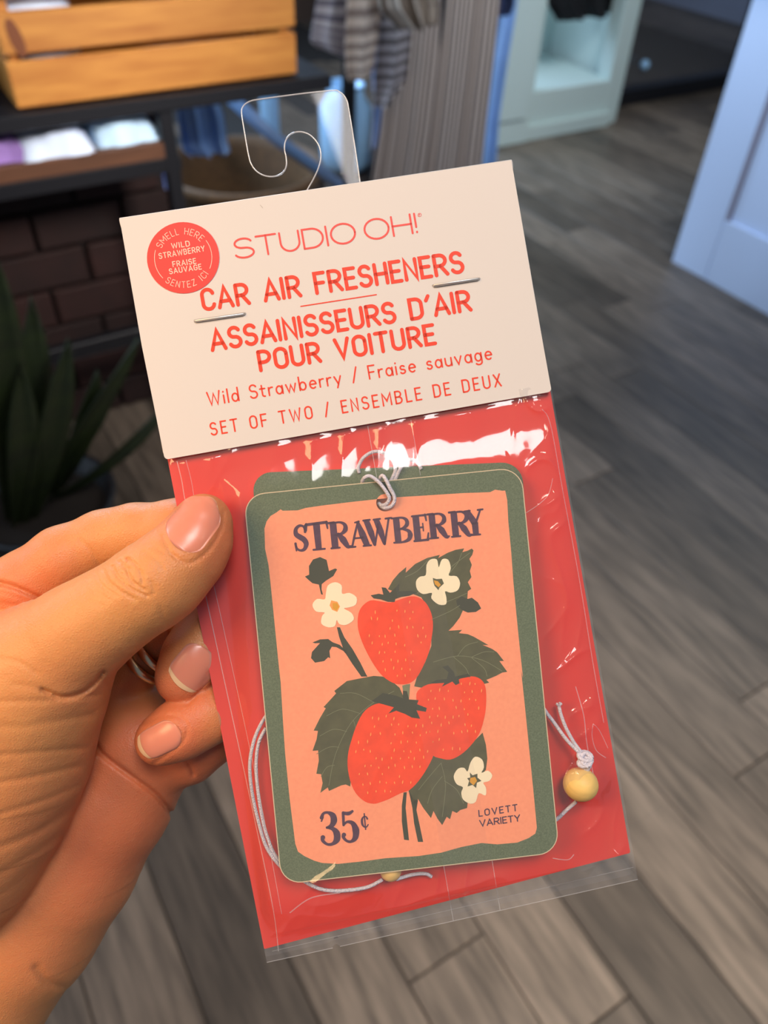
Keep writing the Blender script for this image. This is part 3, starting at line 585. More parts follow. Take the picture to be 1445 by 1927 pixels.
nx, ny = 330, 420; V = []; T_, S_ = np.meshgrid(np.linspace(0, 1, ny), np.linspace(0, 1, nx), indexing='ij')
tlx, tly, trx, try_ = 312, 848, 1036, 722
X = (1-T_)*((1-S_)*tlx+S_*trx)+T_*((1-S_)*502+S_*1200); Y = (1-T_)*((1-S_)*tly+S_*try_)+T_*((1-S_)*1812+S_*1655)
notch = 7*np.exp(-((X-632)/5)**2)*(T_ > .985); Y = Y-notch
Hh = bagh(X, Y)
def Pv(X, Y, h):
    u, v = (X-CX)/F, (Y-CY)/F; D = (D0-h*.001*1.003)/(1-PA*u-PB*v)
    rr = np.stack([u, -v, -np.ones_like(u)], -1)@R.T; return C+rr*D[..., None]
Gd = [(j*nx+i, j*nx+i+1, (j+1)*nx+i+1, (j+1)*nx+i) for j in range(ny-1) for i in range(nx-1)]
bagf = mesh('bag_front', Pv(X, Y, Hh).reshape(-1, 3), Gd, M_['bag'], pk, True)
k = 6; Xb, Yb = X[::k, ::k], Y[::k, ::k]; nyb, nxb = Xb.shape
mesh('bag_back', Pv(Xb, Yb, np.full(Xb.shape, -1.25)).reshape(-1, 3), [(j*nxb+i, j*nxb+i+1, (j+1)*nxb+i+1, (j+1)*nxb+i) for j in range(nyb-1) for i in range(nxb-1)], M_['bagb'], pk, True)
def filmline(pts, w, name='crease', m='crease', up=.12, n=12, par=None):
    pts = [tuple(p) for p in catmull(pts, n)] if len(pts) > 2 else [tuple(np.array(pts[0])*(1-t)+np.array(pts[1])*t) for t in np.linspace(0, 1, 90)]
    v, f_ = ribbon(pts, w, False); v = np.array(v); hv = bagh(v[:, 0], v[:, 1])+up
    return mesh(name, Pv(v[:, 0], v[:, 1], hv), f_, M_[m], par or pk, True)
sm = None
ys = np.linspace(0, 1, 120); cols = 9; V = []
for t in ys:
    for c_ in range(cols):
        u = c_/(cols-1); x_ = (692+(853-692)*t)*(1-u)+(773+(941-773)*t)*u; y_ = (802+(1733-802)*t)*(1-u)+(790+(1713-790)*t)*u; V.append((x_, y_))
V = np.array(V); sm = mesh('bag_seam', Pv(V[:, 0], V[:, 1], bagh(V[:, 0], V[:, 1])+.08), [(j*cols+i, j*cols+i+1, (j+1)*cols+i+1, (j+1)*cols+i) for j in range(119) for i in range(cols-1)], M_['strip'], pk, True)
for q in ([(692, 802), (709, 900)], [(773, 790), (791, 894)], [(835, 1630), (853, 1733)], [(926, 1620), (941, 1713)]): filmline(q, 1.1, 'seam_edge', par=sm)
for q, w in (([(333, 868), (342, 905), (352, 960), (400, 1180), (470, 1500), (512, 1700), (524, 1790)], 1.6), ([(350, 866), (360, 905), (372, 970), (420, 1180), (485, 1480), (530, 1720)], 1.0),
             ([(1020, 770), (1036, 800), (1060, 930), (1090, 1090), (1116, 1250), (1136, 1360)], 1.2), ([(1083, 1292), (1098, 1345), (1103, 1390), (1108, 1420), (1116, 1455)], 1.6),
             ([(1116, 1362), (1114, 1385), (1122, 1412), (1140, 1426)], 1.2), ([(1116, 1362), (1128, 1375), (1144, 1408)], 1.0), ([(990, 965), (1015, 948), (1032, 930), (1040, 900)], 1.0),
             ([(545, 1718), (585, 1690), (640, 1680)], 2.2), ([(1040, 1615), (1068, 1618), (1080, 1608)], 1.6)): filmline(q, w)  # folds in the film, their white glint painted as pale ribbons
filmline([(502, 1811), (626, 1784)], 1.3, 'bag_hem'); filmline([(640, 1781), (1200, 1655)], 1.3, 'bag_hem'); filmline([(512, 1790), (1192, 1632)], .7, 'bag_hem')
# ================================================================== TAGS
def printed(tg, par, hf):
    """print on the face of a tag; hf(x,y,layer)"""
    L = lambda k: (lambda x, y: hf(x, y)+.05+.035*k)
    hole = [(724.8+17*math.cos(a), 946+16.5*math.sin(a)) for a in np.linspace(0, 2*math.pi, 25)[:-1]]
    panel = A_([(125, 380), (135, 345), (155, 318), (185, 300), (205, 285), (215, 292), (290, 290), (330, 278), (420, 265), (560, 248), (680, 235), (780, 225), (900, 218), (1100, 205), (1240, 200), (1265, 188), (1300, 193), (1315, 192), (1325, 240), (1330, 340), (1345, 500), (1355, 640), (1370, 800), (1385, 950), (1403, 1120)])
    panel += B_([(1257, 30), (1275, 200), (1300, 450), (1315, 600), (1327, 730), (1320, 755), (1290, 775), (1240, 795), (1150, 803), (1080, 797), (990, 815), (900, 840), (800, 855), (650, 865), (540, 880), (440, 890), (370, 886), (335, 876), (290, 855), (262, 835), (250, 800), (240, 720), (225, 600), (205, 400), (195, 250), (185, 80)])
    panel += A_([(195, 1050), (180, 900), (165, 750), (155, 650), (145, 560), (128, 480)])
    pr = TX(); pr.add(tess([panel, hole])); pr.build('printed_panel', M_['pink'], par, L(0))
    def poly(name, m, layer, *polys, sm_=0):
        pr = TX()
        for q in polys: pr.add(tess([catmull(q, sm_, True) if sm_ else q]))
        return pr.build(name, M_[m], par, L(layer))
    leaf1 = A_([(735, 680), (760, 635), (790, 600), (826, 570), (823, 598), (870, 555), (930, 525), (992, 510), (984, 526), (1030, 500), (1070, 485), (1112, 478), (1103, 497), (1128, 490), (1150, 479), (1158, 488), (1152, 510), (1138, 530), (1150, 560), (1140, 590), (1148, 620), (1130, 645), (1147, 678), (1130, 690), (1128, 725), (1112, 770), (1090, 820), (1060, 860), (1030, 890), (1000, 900), (955, 890), (940, 780), (900, 720), (850, 700), (790, 700)])
    leaf2 = A_([(950, 890), (1000, 890), (1040, 885), (1102, 881), (1085, 897), (1130, 902), (1160, 915), (1232, 956), (1203, 955), (1250, 975), (1275, 992), (1308, 1034), (1286, 1035), (1325, 1088), (1300, 1092), (1270, 1108), (1222, 1128), (1236, 1142), (1190, 1153), (1150, 1128), (1080, 1125), (1000, 1145), (920, 1170), (865, 1160), (880, 1110), (920, 1040), (950, 960)])
    leaf3 = B_([(555, 60), (600, 52), (640, 55), (680, 75), (715, 105), (735, 150), (700, 175), (660, 220), (600, 300), (560, 360), (520, 430), (500, 500), (495, 545), (475, 536), (455, 540), (400, 565), (395, 549), (362, 573), (372, 530), (365, 490), (344, 488), (355, 430), (352, 384), (327, 386), (345, 335), (351, 297), (332, 296), (360, 240), (386, 196), (376, 191), (432, 130), (424, 119), (480, 75)])
    leaf4 = B_([(850, 400), (940, 420), (1000, 390), (1050, 340), (1085, 305), (1100, 360), (1106, 420), (1100, 470), (1060, 520), (1020, 600), (1016, 641), (985, 650), (970, 663), (950, 654), (940, 691), (925, 680), (905, 717), (885, 690), (866, 654), (855, 686), (820, 640), (797, 600), (790, 645), (772, 610), (755, 565), (800, 515), (835, 465)])
    poly('printed_leaf', 'leaf', 1, leaf1); poly('printed_leaf', 'leaf', 1.6, leaf2); poly('printed_leaf', 'leaf', 1, leaf3); poly('printed_leaf', 'leaf', 1, leaf4)
    poly('printed_bud', 'dark', 1.9, A_([(1072, 735), (1100, 715), (1130, 728), (1150, 722), (1180, 745), (1196, 775), (1170, 792), (1130, 795), (1100, 782), (1078, 762)]))
    poly('printed_bud', 'dark', 1, A_([(325, 617), (346, 608), (345, 565), (365, 533), (400, 521), (432, 535), (444, 590), (475, 577), (484, 582), (465, 615), (430, 637), (408, 655), (407, 680), (414, 707), (405, 705), (394, 657), (362, 650), (343, 634)]))
    poly('printed_stem', 'dark', 1, A_([(483, 868), (498, 868), (520, 918), (560, 975), (600, 1045), (626, 1098), (634, 1112), (604, 1112), (560, 1050), (518, 985), (494, 915)]))
    poly('printed_bud', 'dark', 1, A_([(362, 943), (400, 928), (440, 926), (462, 942), (497, 955), (530, 985), (548, 1015), (538, 1012), (515, 985), (480, 966), (458, 964), (446, 985), (450, 1021), (440, 1016), (420, 1035), (375, 1043), (355, 1020), (360, 990), (385, 962), (400, 946), (375, 947)]))
    poly('printed_stem', 'dark', 1, B_([(733, 572), (747, 570), (742, 640), (748, 700), (757, 785), (735, 782), (725, 700), (725, 630)]), B_([(755, 560), (775, 600), (797, 606), (790, 650), (805, 720), (820, 792), (797, 792), (780, 710), (772, 640)]))
    poly('printed_stem', 'vein', 1.8, B_([(727, 95), (745, 90), (762, 88), (757, 155), (735, 155)]))
    be1 = A_([(650, 735), (700, 740), (750, 745), (800, 728), (850, 715), (890, 722), (925, 750), (950, 800), (958, 860), (950, 930), (935, 1000), (905, 1070), (875, 1120), (840, 1145), (800, 1150), (760, 1143), (710, 1110), (670, 1060), (630, 990), (600, 920), (586, 860), (590, 800), (610, 762)])
    be2 = B_([(640, 172), (680, 185), (740, 215), (800, 240), (830, 215), (860, 270), (875, 340), (868, 400), (840, 460), (800, 520), (760, 560), (720, 575), (670, 600), (630, 615), (600, 622), (560, 612), (520, 575), (495, 520), (483, 450), (487, 390), (500, 340), (520, 280), (550, 220), (590, 185)])
    be3 = B_([(795, 120), (840, 90), (900, 84), (960, 77), (1000, 58), (1050, 55), (1085, 75), (1100, 115), (1100, 190), (1090, 250), (1070, 310), (1030, 365), (985, 405), (940, 425), (900, 420), (862, 405), (845, 350), (820, 280), (795, 220), (790, 160)])
    rr = random.Random(5)
    def inside(q, x, y):
        c_ = False; j = len(q)-1
        for i in range(len(q)):
            if (q[i][1] > y) != (q[j][1] > y) and x < (q[j][0]-q[i][0])*(y-q[i][1])/(q[j][1]-q[i][1])+q[i][0]: c_ = not c_
            j = i
        return c_
    for b_, ly in ((be1, 2), (be3, 2), (be2, 2.5)):
        o = poly('printed_berry', 'berry', ly, b_, sm_=3)
        xs = [q[0] for q in b_]; ys_ = [q[1] for q in b_]; pr = TX(); cx_, cy_ = sum(xs)/len(xs), sum(ys_)/len(ys_)
        for gy in range(14):
            for gx in range(12):
                sx = min(xs)+8+gx*15+(7 if gy % 2 else 0)+rr.uniform(-3, 3); sy = min(ys_)+12+gy*15.5+rr.uniform(-3, 3)
                ex, ey = cx_+(sx-cx_)*1.12, cy_+(sy-cy_)*1.12
                if inside(b_, ex, ey) and rr.random() < .8: l_ = rr.uniform(1.5, 3.2); a_ = rr.uniform(-.2, .2); pr.add(ribbon([(sx-a_*l_, sy-l_), (sx, sy), (sx+a_*l_, sy+l_)], [.7, 2.1, 1.0]))
        s_ = pr.build('printed_seeds', M_['seed'], par, L(ly+.5)); s_['kind'] = 'stuff'
    poly('printed_calyx', 'dark', 3.2, A_([(650, 710), (690, 702), (713, 707), (704, 670), (725, 673), (745, 698), (762, 682), (792, 652), (790, 690), (850, 688), (882, 695), (840, 712), (800, 718), (772, 728), (768, 743), (735, 742), (700, 730), (665, 725)]))
    poly('printed_calyx', 'dark', 3.2, B_([(590, 165), (640, 128), (700, 140), (730, 152), (730, 118), (748, 120), (757, 157), (800, 160), (793, 178), (836, 195), (832, 212), (790, 205), (807, 243), (770, 238), (740, 222), (700, 207), (665, 220), (690, 192), (640, 178)]))
    poly('printed_calyx', 'dark', 3.2, B_([(850, 85), (880, 70), (925, 66), (933, 35), (905, 12), (930, 5), (957, 35), (962, 55), (1020, 42), (1032, 55), (978, 65), (982, 85), (965, 93), (950, 77), (903, 100), (915, 83)]))
    vn = TX()
    for q in ([(880, 700), (960, 640), (1060, 560), (1140, 500)], [(985, 760), (1080, 720), (1125, 700)], [(950, 830), (1040, 790), (1090, 760)], [(1040, 600), (1080, 550), (1100, 500)], [(960, 1040), (1080, 1010), (1200, 1030), (1300, 1085)], [(1080, 1010), (1120, 960), (1180, 940)], [(1150, 1015), (1210, 990), (1260, 990)], [(1060, 1015), (1120, 1070), (1140, 1120)], [(1150, 1020), (1210, 1070), (1225, 1110)], [(820, 620), (880, 590), (930, 540)]): vn.add(ribbon(A_([tuple(p) for p in catmull(q, 4)]), [.9]*(4*(len(q)-1)+1)))
    for q in ([(690, 120), (600, 170), (500, 260), (430, 400), (400, 540)], [(600, 170), (520, 130), (450, 130)], [(540, 220), (460, 200), (390, 230)], [(480, 300), (420, 290), (360, 320)], [(445, 370), (400, 370), (345, 400)], [(425, 450), (390, 460), (365, 500)], [(510, 250), (520, 300), (500, 350)], [(900, 440), (920, 540), (905, 680)], [(905, 500), (860, 560), (840, 620)], [(915, 520), (970, 560), (1000, 620)], [(900, 440), (840, 510), (800, 560)]): vn.add(ribbon(B_([tuple(p) for p in catmull(q, 4)]), [.9]*(4*(len(q)-1)+1)))
    vn.build('printed_veins', M_['vein'], par, L(2.05))
    pw = lambda *q: q
    fl1 = A_([(922, 610), (926, 560), (945, 533), (976, 532), (984, 562), (988, 570), (1003, 532), (1034, 535), (1046, 578), (1036, 612), (1075, 616), (1092, 650), (1080, 685), (1045, 697), (1018, 690), (1024, 720), (1022, 754), (985, 755), (950, 725), (952, 698), (910, 704), (880, 682), (874, 642), (893, 618)])
    fl2 = A_([(428, 705), (438, 662), (475, 645), (507, 662), (509, 702), (545, 698), (580, 720), (576, 756), (543, 770), (518, 775), (555, 797), (566, 830), (530, 856), (495, 852), (482, 832), (473, 862), (440, 868), (406, 850), (410, 812), (422, 795), (380, 790), (362, 757), (385, 728), (422, 730)])
    fl3 = B_([(1018, 478), (1030, 440), (1052, 412), (1083, 425), (1091, 460), (1080, 484), (1108, 474), (1128, 495), (1115, 520), (1088, 528), (1100, 550), (1098, 585), (1068, 575), (1055, 612), (1030, 622), (998, 603), (990, 572), (997, 548), (970, 535), (956, 500), (975, 466), (1003, 462)])
    for q, dk, yk in ((fl1, A_([(957, 624), (975, 630), (1002, 628), (1008, 642), (1012, 652), (990, 672), (985, 685), (965, 662), (960, 645)]), A_([(962, 636), (982, 640), (997, 658), (986, 670), (968, 656)])),
                      (fl2, A_([(455, 735), (485, 742), (498, 765), (485, 792), (460, 782), (447, 760)]), A_([(462, 748), (485, 748), (494, 768), (480, 786), (462, 775)])),
                      (fl3, B_([(1028, 482), (1040, 495), (1062, 488), (1062, 505), (1080, 520), (1060, 528), (1056, 552), (1040, 538), (1018, 545), (1025, 520), (1016, 508), (1030, 505)]), B_([(1030, 507), (1052, 502), (1060, 520), (1045, 540), (1028, 525)]))):
        poly('printed_flower', 'petal', 3.6, q, sm_=3); poly('printed_flower_ring', 'leaf' if q is not fl2 else 'seed', 4, dk); poly('printed_flower_eye', 'yolk', 4.4, yk)
    # hand-lettered words
    K = .25; k = .1
    SG = {'S': [([(.88, .78), (.8, .93), (.5, .98), (.2, .86), (.18, .66), (.45, .54), (.75, .42), (.88, .25), (.7, .06), (.4, .02), (.15, .1), (.08, .25)], [.08, .08, .1, .14, .19, .21, .21, .19, .13, .09, .08, .07]), ([(.9, .98), (.88, .72)], [.05, .1]), ([(.06, .3), (.08, .02)], [.1, .05])],
          'T': [([(.5, .97), (.5, .02)], [K, K*.85]), ([(.02, .93), (.98, .96)], [.1, .1]), ([(.03, .95), (.0, .72)], [.09, .06]), ([(.97, .97), (1, .74)], [.09, .06]), ([(.25, .02), (.78, .02)], [.07, .07])],
          'R': [([(.24, .98), (.24, .02)], [K, K]), ([(.02, .96), (.3, .97)], [.08, .08]), ([(.05, .02), (.45, .02)], [.07, .07]), ([(.24, .95), (.6, .95), (.8, .84), (.8, .66), (.6, .53), (.3, .5)], [.07, .08, .14, .18, .1, .07]), ([(.45, .52), (.65, .3), (.85, .04), (1.0, .05)], [.12, K, .16, .05])],
          'A': [([(.5, .98), (.3, .5), (.12, .03)], [.07, .09, .08]), ([(.48, 1.0), (.66, .5), (.84, .03)], [.1, K*1.05, K*.9]), ([(.28, .36), (.68, .36)], [.07, .07]), ([(0, .03), (.28, .03)], [.07, .07]), ([(.66, .03), (1.02, .03)], [.07, .07]), ([(.36, .97), (.55, 1.0)], [.06, .08])],
          'W': [([(.08, .97), (.22, .5), (.32, .03)], [K*.8, K*.9, .1]), ([(.32, .03), (.42, .4), (.52, .8)], [.07, .07, .07]), ([(.45, .97), (.58, .5), (.68, .03)], [K*.8, K*.9, .1]), ([(.68, .03), (.8, .5), (.92, .97)], [.07, .07, .07]), ([(-.02, .96), (.22, .97)], [.07, .07]), ([(.36, .96), (.6, .97)], [.07, .07]), ([(.8, .96), (1.02, .97)], [.07, .07])],
          'B': [([(.26, .98), (.26, .02)], [K, K]), ([(.04, .97), (.55, .97), (.78, .86), (.78, .68), (.55, .55), (.3, .53)], [.07, .08, .14, .16, .1, .07]), ([(.5, .54), (.82, .44), (.9, .27), (.8, .1), (.5, .02), (.04, .02)], [.07, .13, .2, .15, .08, .07])],
          'E': [([(.28, .98), (.28, .02)], [K, K]), ([(.05, .96), (.9, .97)], [.08, .08]), ([(.05, .02), (.92, .03)], [.08, .09]), ([(.3, .51), (.68, .52)], [.07, .07]), ([(.68, .66), (.68, .38)], [.05, .05]), ([(.88, .98), (.92, .76)], [.09, .06]), ([(.9, .03), (.98, .28)], [.1, .06])],
          'Y': [([(.12, .97), (.35, .68), (.52, .46)], [K*.8, K*.95, K]), ([(.9, .98), (.72, .7), (.55, .46)], [.07, .08, .1]), ([(.52, .5), (.52, .02)], [K, K*.9]), ([(-.02, .96), (.3, .97)], [.07, .07]), ([(.75, .97), (1.04, .98)], [.07, .07]), ([(.3, .02), (.76, .02)], [.07, .07])],
          '3': [([(.18, .84), (.3, .96), (.55, .98), (.8, .88), (.84, .72), (.68, .57), (.42, .52)], [.12, .08, .08, .18, .2, .14, .07]), ([(.42, .53), (.72, .48), (.92, .34), (.9, .14), (.65, .02), (.35, .02), (.12, .14), (.14, .24)], [.07, .12, .2, .2, .1, .08, .1, .14]), ([(.17, .8), (.24, .78)], [.16, .16])],
          '5': [([(.25, .94), (.2, .55)], [.09, .08]), ([(.25, .93), (.6, .9), (.9, .98)], [.1, .12, .06]), ([(.2, .55), (.45, .64), (.78, .58), (.94, .36), (.86, .12), (.58, .01), (.3, .04), (.12, .16), (.16, .24)], [.06, .08, .14, .22, .18, .09, .08, .1, .14])],
          'c': [([(.8, .66), (.68, .8), (.4, .8), (.2, .62), (.2, .34), (.4, .16), (.66, .16), (.85, .3)], [.12, .08, .08, .14, .14, .09, .08, .06]), ([(.52, 1.0), (.5, 0)], [.08, .08])]}
    def serif(pr, ch, x0, x1, yb, yt, cv, up=(-.10, -1.)):
        h_ = yb-yt
        for pts, ws in SG[ch]:
            q = catmull([(x0+(x1-x0)*a+up[0]*h_*(b-.0)+h_*.05, yb-(x0+(x1-x0)*a-x0)*.09+up[1]*h_*b) for a, b in pts], 4); w2 = np.interp(np.linspace(0, len(ws)-1, len(q)), range(len(ws)), ws)*h_
            q = cv([tuple(p) for p in q]); pr.add(ribbon(q, list(w2/(2.627 if cv is A_ else 2.369)), len(pts) > 3 or max(ws) < .12))
    pr = TX()
    for ch, x0, x1, yb, yt in (('S', 268, 332, 493, 366), ('T', 330, 436, 490, 352), ('R', 440, 543, 481, 348), ('A', 536, 640, 476, 350), ('W', 618, 752, 470, 335), ('B', 752, 848, 453, 327), ('E', 852, 930, 445, 315), ('R', 928, 1030, 432, 306), ('R', 1036, 1142, 424, 296), ('Y', 1116, 1202, 417, 290)): serif(pr, ch, x0+4, x1+4, yb, yt, A_)
    pr.build('printed_lettering', M_['ink'], par, L(3))
    pr = TX()
    for ch, x0, x1, yb, yt in (('3', 352, 432, 808, 662), ('5', 446, 516, 795, 655), ('c', 534, 574, 738, 668)): serif(pr, ch, x0+6, x1+6, yb, yt, B_)
    pr.build('printed_lettering', M_['ink'], par, L(3))
    pr = TX(); u_ = np.array([-.09, -.996]); text(pr, 'LOVETT', B_([(1070, 678)])[0], B_([(1240, 652)])[0], 11.3, 2.1, .34, u_); text(pr, 'VARIETY', B_([(1074, 723)])[0], B_([(1252, 698)])[0], 11.3, 2.1, .2, u_)
    pr.build('printed_lettering', M_['ink'], par, L(3))
hole = [(724.8+17*math.cos(a), 946+16.5*math.sin(a)) for a in np.linspace(0, 2*math.pi, 25)[:-1]]
t1 = thing('air_freshener_tag', 'front cardboard tag printed with strawberries on pink, green border, in the clear bag', 'tag', P(750, 1270, 3), 'strawberry tags in the bag')
plate('tag_board', [rquad([tuple(q) for q in tagq], [38, 40, 38, 38], 8), hole], lambda x, y: HT(x, y), lambda x, y: HT(x, y)+1.2, t1, M_['green'], M_['edge'])
board = [c for c in t1.children][0]
printed(t1, board, lambda x, y: HT(x, y)+1.2)
ol = rquad([tuple(q) for q in tagq], [38, 40, 38, 38], 8); pr = TX(); pr.add(ribbon(ol+[ol[0]], 1.7, False)); pr.build('cut_rim', M_['edge'], board, lambda x, y: HT(x, y)+1.23)
t2 = thing('air_freshener_tag', 'rear green-bordered tag mostly hidden behind the strawberry tag, its top edge showing', 'tag', P(750, 1240, 0), 'strawberry tags in the bag')
q2 = [(474, 890), (981, 869), (1040, 1585), (538, 1640)]
b2 = plate('tag_board', [rquad(q2, [36, 38, 36, 36], 8)], -.3, .9, t2, M_['green'], M_['edge'])
pr = TX(); q3 = [(545, 946), (560, 921), (572, 926), (930, 909), (945, 905), (1005, 1540), (575, 1600)]; pr.add(tess([q3])); pr.build('printed_panel', M_['pink'], b2, .95)
c7 = lambda x, y: (300+x/3.141, 740+y/3.141); c8 = lambda x, y: (700+x/3.44, 730+y/3.44); c3 = lambda x, y: (960+x/4.19, 1240+y/4.19)
def cord(name, pts, parent, r=.00052):
    q = [P(*p) for p in catmull([np.array(p, float) for p in pts], 8)]; return MB().tube(q, r, 8).build(name, M_['cord'], parent, True)
HF = lambda x, y: HT(x, y)+1.2
cord('cord', [c7(1200, 545)+(1.0,), c7(1199, 520)+(2.6,), c7(1218, 495)+(4.0,), c7(1250, 492)+(4.2,), c7(1300, 530)+(4.4,), c7(1345, 590)+(4.4,), c7(1358, 625)+(4.2,), c7(1340, 655)+(3.6,), c7(1312, 662)+(2.6,), c7(1296, 650)+(1.6,)], t1)
cord('cord', [c7(1300, 545)+(1.0,), c7(1303, 505)+(3.0,), c7(1318, 487)+(4.2,), c7(1338, 510)+(4.9,), c7(1362, 560)+(4.9,), c7(1386, 605)+(4.6,), c7(1388, 640)+(4.4,), c7(1368, 668)+(4.0,), c7(1335, 678)+(3.2,), c7(1305, 665)+(1.8,)], t1)
cord('cord', [(1000, 1300, 1.4), (1026, 1338, 1.8), (1044, 1362, 2.3), (1066, 1392, 3.5), (1088, 1415, 4.4)], t1)
cord('cord', [c3(385, 375)+(2.6,), c3(400, 440)+(2.8,), c3(440, 545)+(3.4,), c3(500, 655)+(4.0,), c3(555, 730)+(4.6,)], t1)
cord('cord', [c3(300, 1310)+(1.6,), c3(375, 1258)+(2.0,), c3(440, 1195)+(3.0,), c3(520, 1125)+(4.2,)], t1)
kc = [c3(590, 785)]; kx, ky = kc[0]
kn_ = MB()
for dx, dy, rot, rx, ry, dh in ((0, -4, .3, 13, 8, 0), (0, 6, -.35, 13, 8, .3), (2, 2, 1.3, 13, 9, .5), (-1, 0, 2.1, 12, 8, .1)):
    pts = [];
    for a in np.linspace(0, 2*math.pi, 17): ex, ey = rx*math.cos(a), ry*math.sin(a); pts.append(P(kx+dx+ex*math.cos(rot)-ey*math.sin(rot), ky+dy+ex*math.sin(rot)+ey*math.cos(rot), 4.9+dh+1.1*math.sin(a+rot)))
    kn_.tube(pts, .00062, 8, False)
kn_.tube([P(kx+2, ky-4, 4.6), P(kx+6, ky+12, 4.9), P(1100, 1452, 5)], .0011, 8); kn_.build('knot', M_['cord'], t1, True)
fr_ = MB(); tx0, ty0 = c3(385, 370)
for k in range(14):
    a = random.uniform(-2.6, -.5); fr_.tube([P(tx0, ty0+2, 2.6), P(tx0+7*math.cos(a), ty0+8*math.sin(a)+1, 2.7+random.uniform(-.6, .8))], .00022, 5)
fr_.build('frayed_end', M_['cord'], t1, True)
bc = P(1092.5, 1476, 4.75); V = []
bo = MB().ball((0, 0, 0), .0049, (1, 1, .94), 28, 18); ax = P(1092.5, 1476, 4.75)-P(1098, 1430, 4.75); ax /= np.linalg.norm(ax); qm = Vector((0, 0, 1)).rotation_difference(Vector(ax)).to_matrix()
mesh('bead', [np.array(qm@Vector(v))+bc for v in bo.V], bo.F, M_['bead'], t1, True)
cord('cord', [c7(1180, 470)+(1.0,), c7(1176, 435)+(1.4,), c7(1205, 382)+(1.6,), c7(1262, 347)+(1.6,), c7(1325, 352)+(1.6,), c7(1375, 395)+(1.6,), c7(1394, 450)+(1.6,), c7(1372, 508)+(1.5,), c7(1340, 560)+(1.4,)], t2, .0005)
cord('cord', [c8(120, 640)+(1.4,), c8(155, 580)+(1.5,), c8(190, 512)+(2.0,), c8(240, 466)+(1.6,), c8(290, 480)+(1.4,), c8(318, 525)+(1.2,)], t2, .0005)
cord('cord', [(505, 1340, 1.2), (488, 1368, 1.2), (476, 1400, 1.2), (470, 1440, 1.2), (474, 1490, 1.2), (486, 1545, 1.2), (502, 1595, 1.3), (530, 1632, 1.6), (560, 1650, 1.9)], t2, .0005)
cord('cord', [(500, 1370, .9), (486, 1400, .9), (482, 1450, .9), (490, 1520, .9), (503, 1575, .9), (528, 1622, 1.2), (600, 1672, 1.6), (680, 1672, 1.8), (720, 1655, 2.2)], t2, .0005)
cord('cord', [(745, 1655, 2.4), (775, 1646, 1.8), (800, 1644, 1.4), (812, 1650, 1.0)], t2, .0005)
bo = MB().ball(P(735, 1637, 2.2), .0031, (1, 1, .95), 22, 14); bo.build('bead', M_['bead'], t2, True)
# ================================================================== THE HAND
def CP(x, y, d): return np.array([(x-CX)/F*d, (CY-y)/F*d, -d])     # camera space, mm
vox = .5; lo = np.array([-152., -172., -282.]); hi = np.array([-34., 10., -188.])
dim = np.ceil((hi-lo)/vox).astype(int)
def newf(): return np.full(dim, 6., np.float32)
gx = [np.arange(dim[i], dtype=np.float32)*vox+lo[i] for i in range(3)]
def cone(Fd, a, ra, b, rb, k):
    """smooth union of a round cone into Fd"""
    m = max(ra, rb)+6; l = np.minimum(a, b)-m; h_ = np.maximum(a, b)+m
    i0 = np.clip(((l-lo)/vox).astype(int), 0, dim); i1 = np.clip(((h_-lo)/vox).astype(int)+1, 0, dim)
    if np.any(i1 <= i0): return
    sl = tuple(slice(i0[i], i1[i]) for i in range(3)); X_ = gx[0][sl[0]][:, None, None]; Y_ = gx[1][sl[1]][None, :, None]; Z_ = gx[2][sl[2]][None, None, :]
    ba = b-a; L2 = float(ba@ba)+1e-6
    t = np.clip(((X_-a[0])*ba[0]+(Y_-a[1])*ba[1]+(Z_-a[2])*ba[2])/L2, 0, 1)
    d = np.sqrt((X_-a[0]-t*ba[0])**2+(Y_-a[1]-t*ba[1])**2+(Z_-a[2]-t*ba[2])**2)-(ra+(rb-ra)*t)
    f = Fd[sl]; Fd[sl] = smin(f, d, k)
def smin(a, b, k): h_ = np.maximum(k-np.abs(a-b), 0)/k; return np.minimum(a, b)-h_*h_*k*.25
def chain(pts, k=3., Fd=None):
    Fd = newf() if Fd is None else Fd
    q = [(CP(p[0], p[1], p[2]), p[3]) for p in pts]
    for (a, ra), (b, rb) in zip(q[:-1], q[1:]): cone(Fd, a, ra, b, rb, k)
    return Fd
thumb = chain([(384, 978, 203.5, 6.7), (373, 1010, 203, 7.9), (350, 1046, 202, 8.9), (303, 1090, 200.5, 10.3), (258, 1120, 200.5, 10.2), (193, 1163, 201.5, 11.2), (140, 1200, 203, 12.6), (75, 1262, 207, 16)], 5)
thumb = chain([(75, 1262, 207, 15.5), (45, 1330, 211, 18.7), (22, 1430, 215, 18.8), (-18, 1520, 219, 19.5), (-70, 1600, 223, 21), (-140, 1700, 232, 22)], 8, thumb)
chain([(75, 1262, 210, 15), (-60, 1330, 214, 22), (-120, 1500, 222, 26)], 9, thumb)
index = chain([(480, 950, 222.5, 6.8), (400, 978, 222.5, 7.9), (330, 1001, 223, 8.7), (255, 1008, 225, 8.7), (195, 1020, 226, 8.6), (120, 1056, 225, 9.6), (50, 1108, 225, 10.5), (-40, 1160, 228, 12), (-120, 1230, 234, 14)], 4)
palm = chain([(272, 1402, 242, 15.5), (205, 1500, 243, 18.2), (128, 1627, 244, 19.6), (52, 1738, 245, 20.8), (-40, 1858, 246, 21.5), (-170, 2000, 250, 23)], 8)
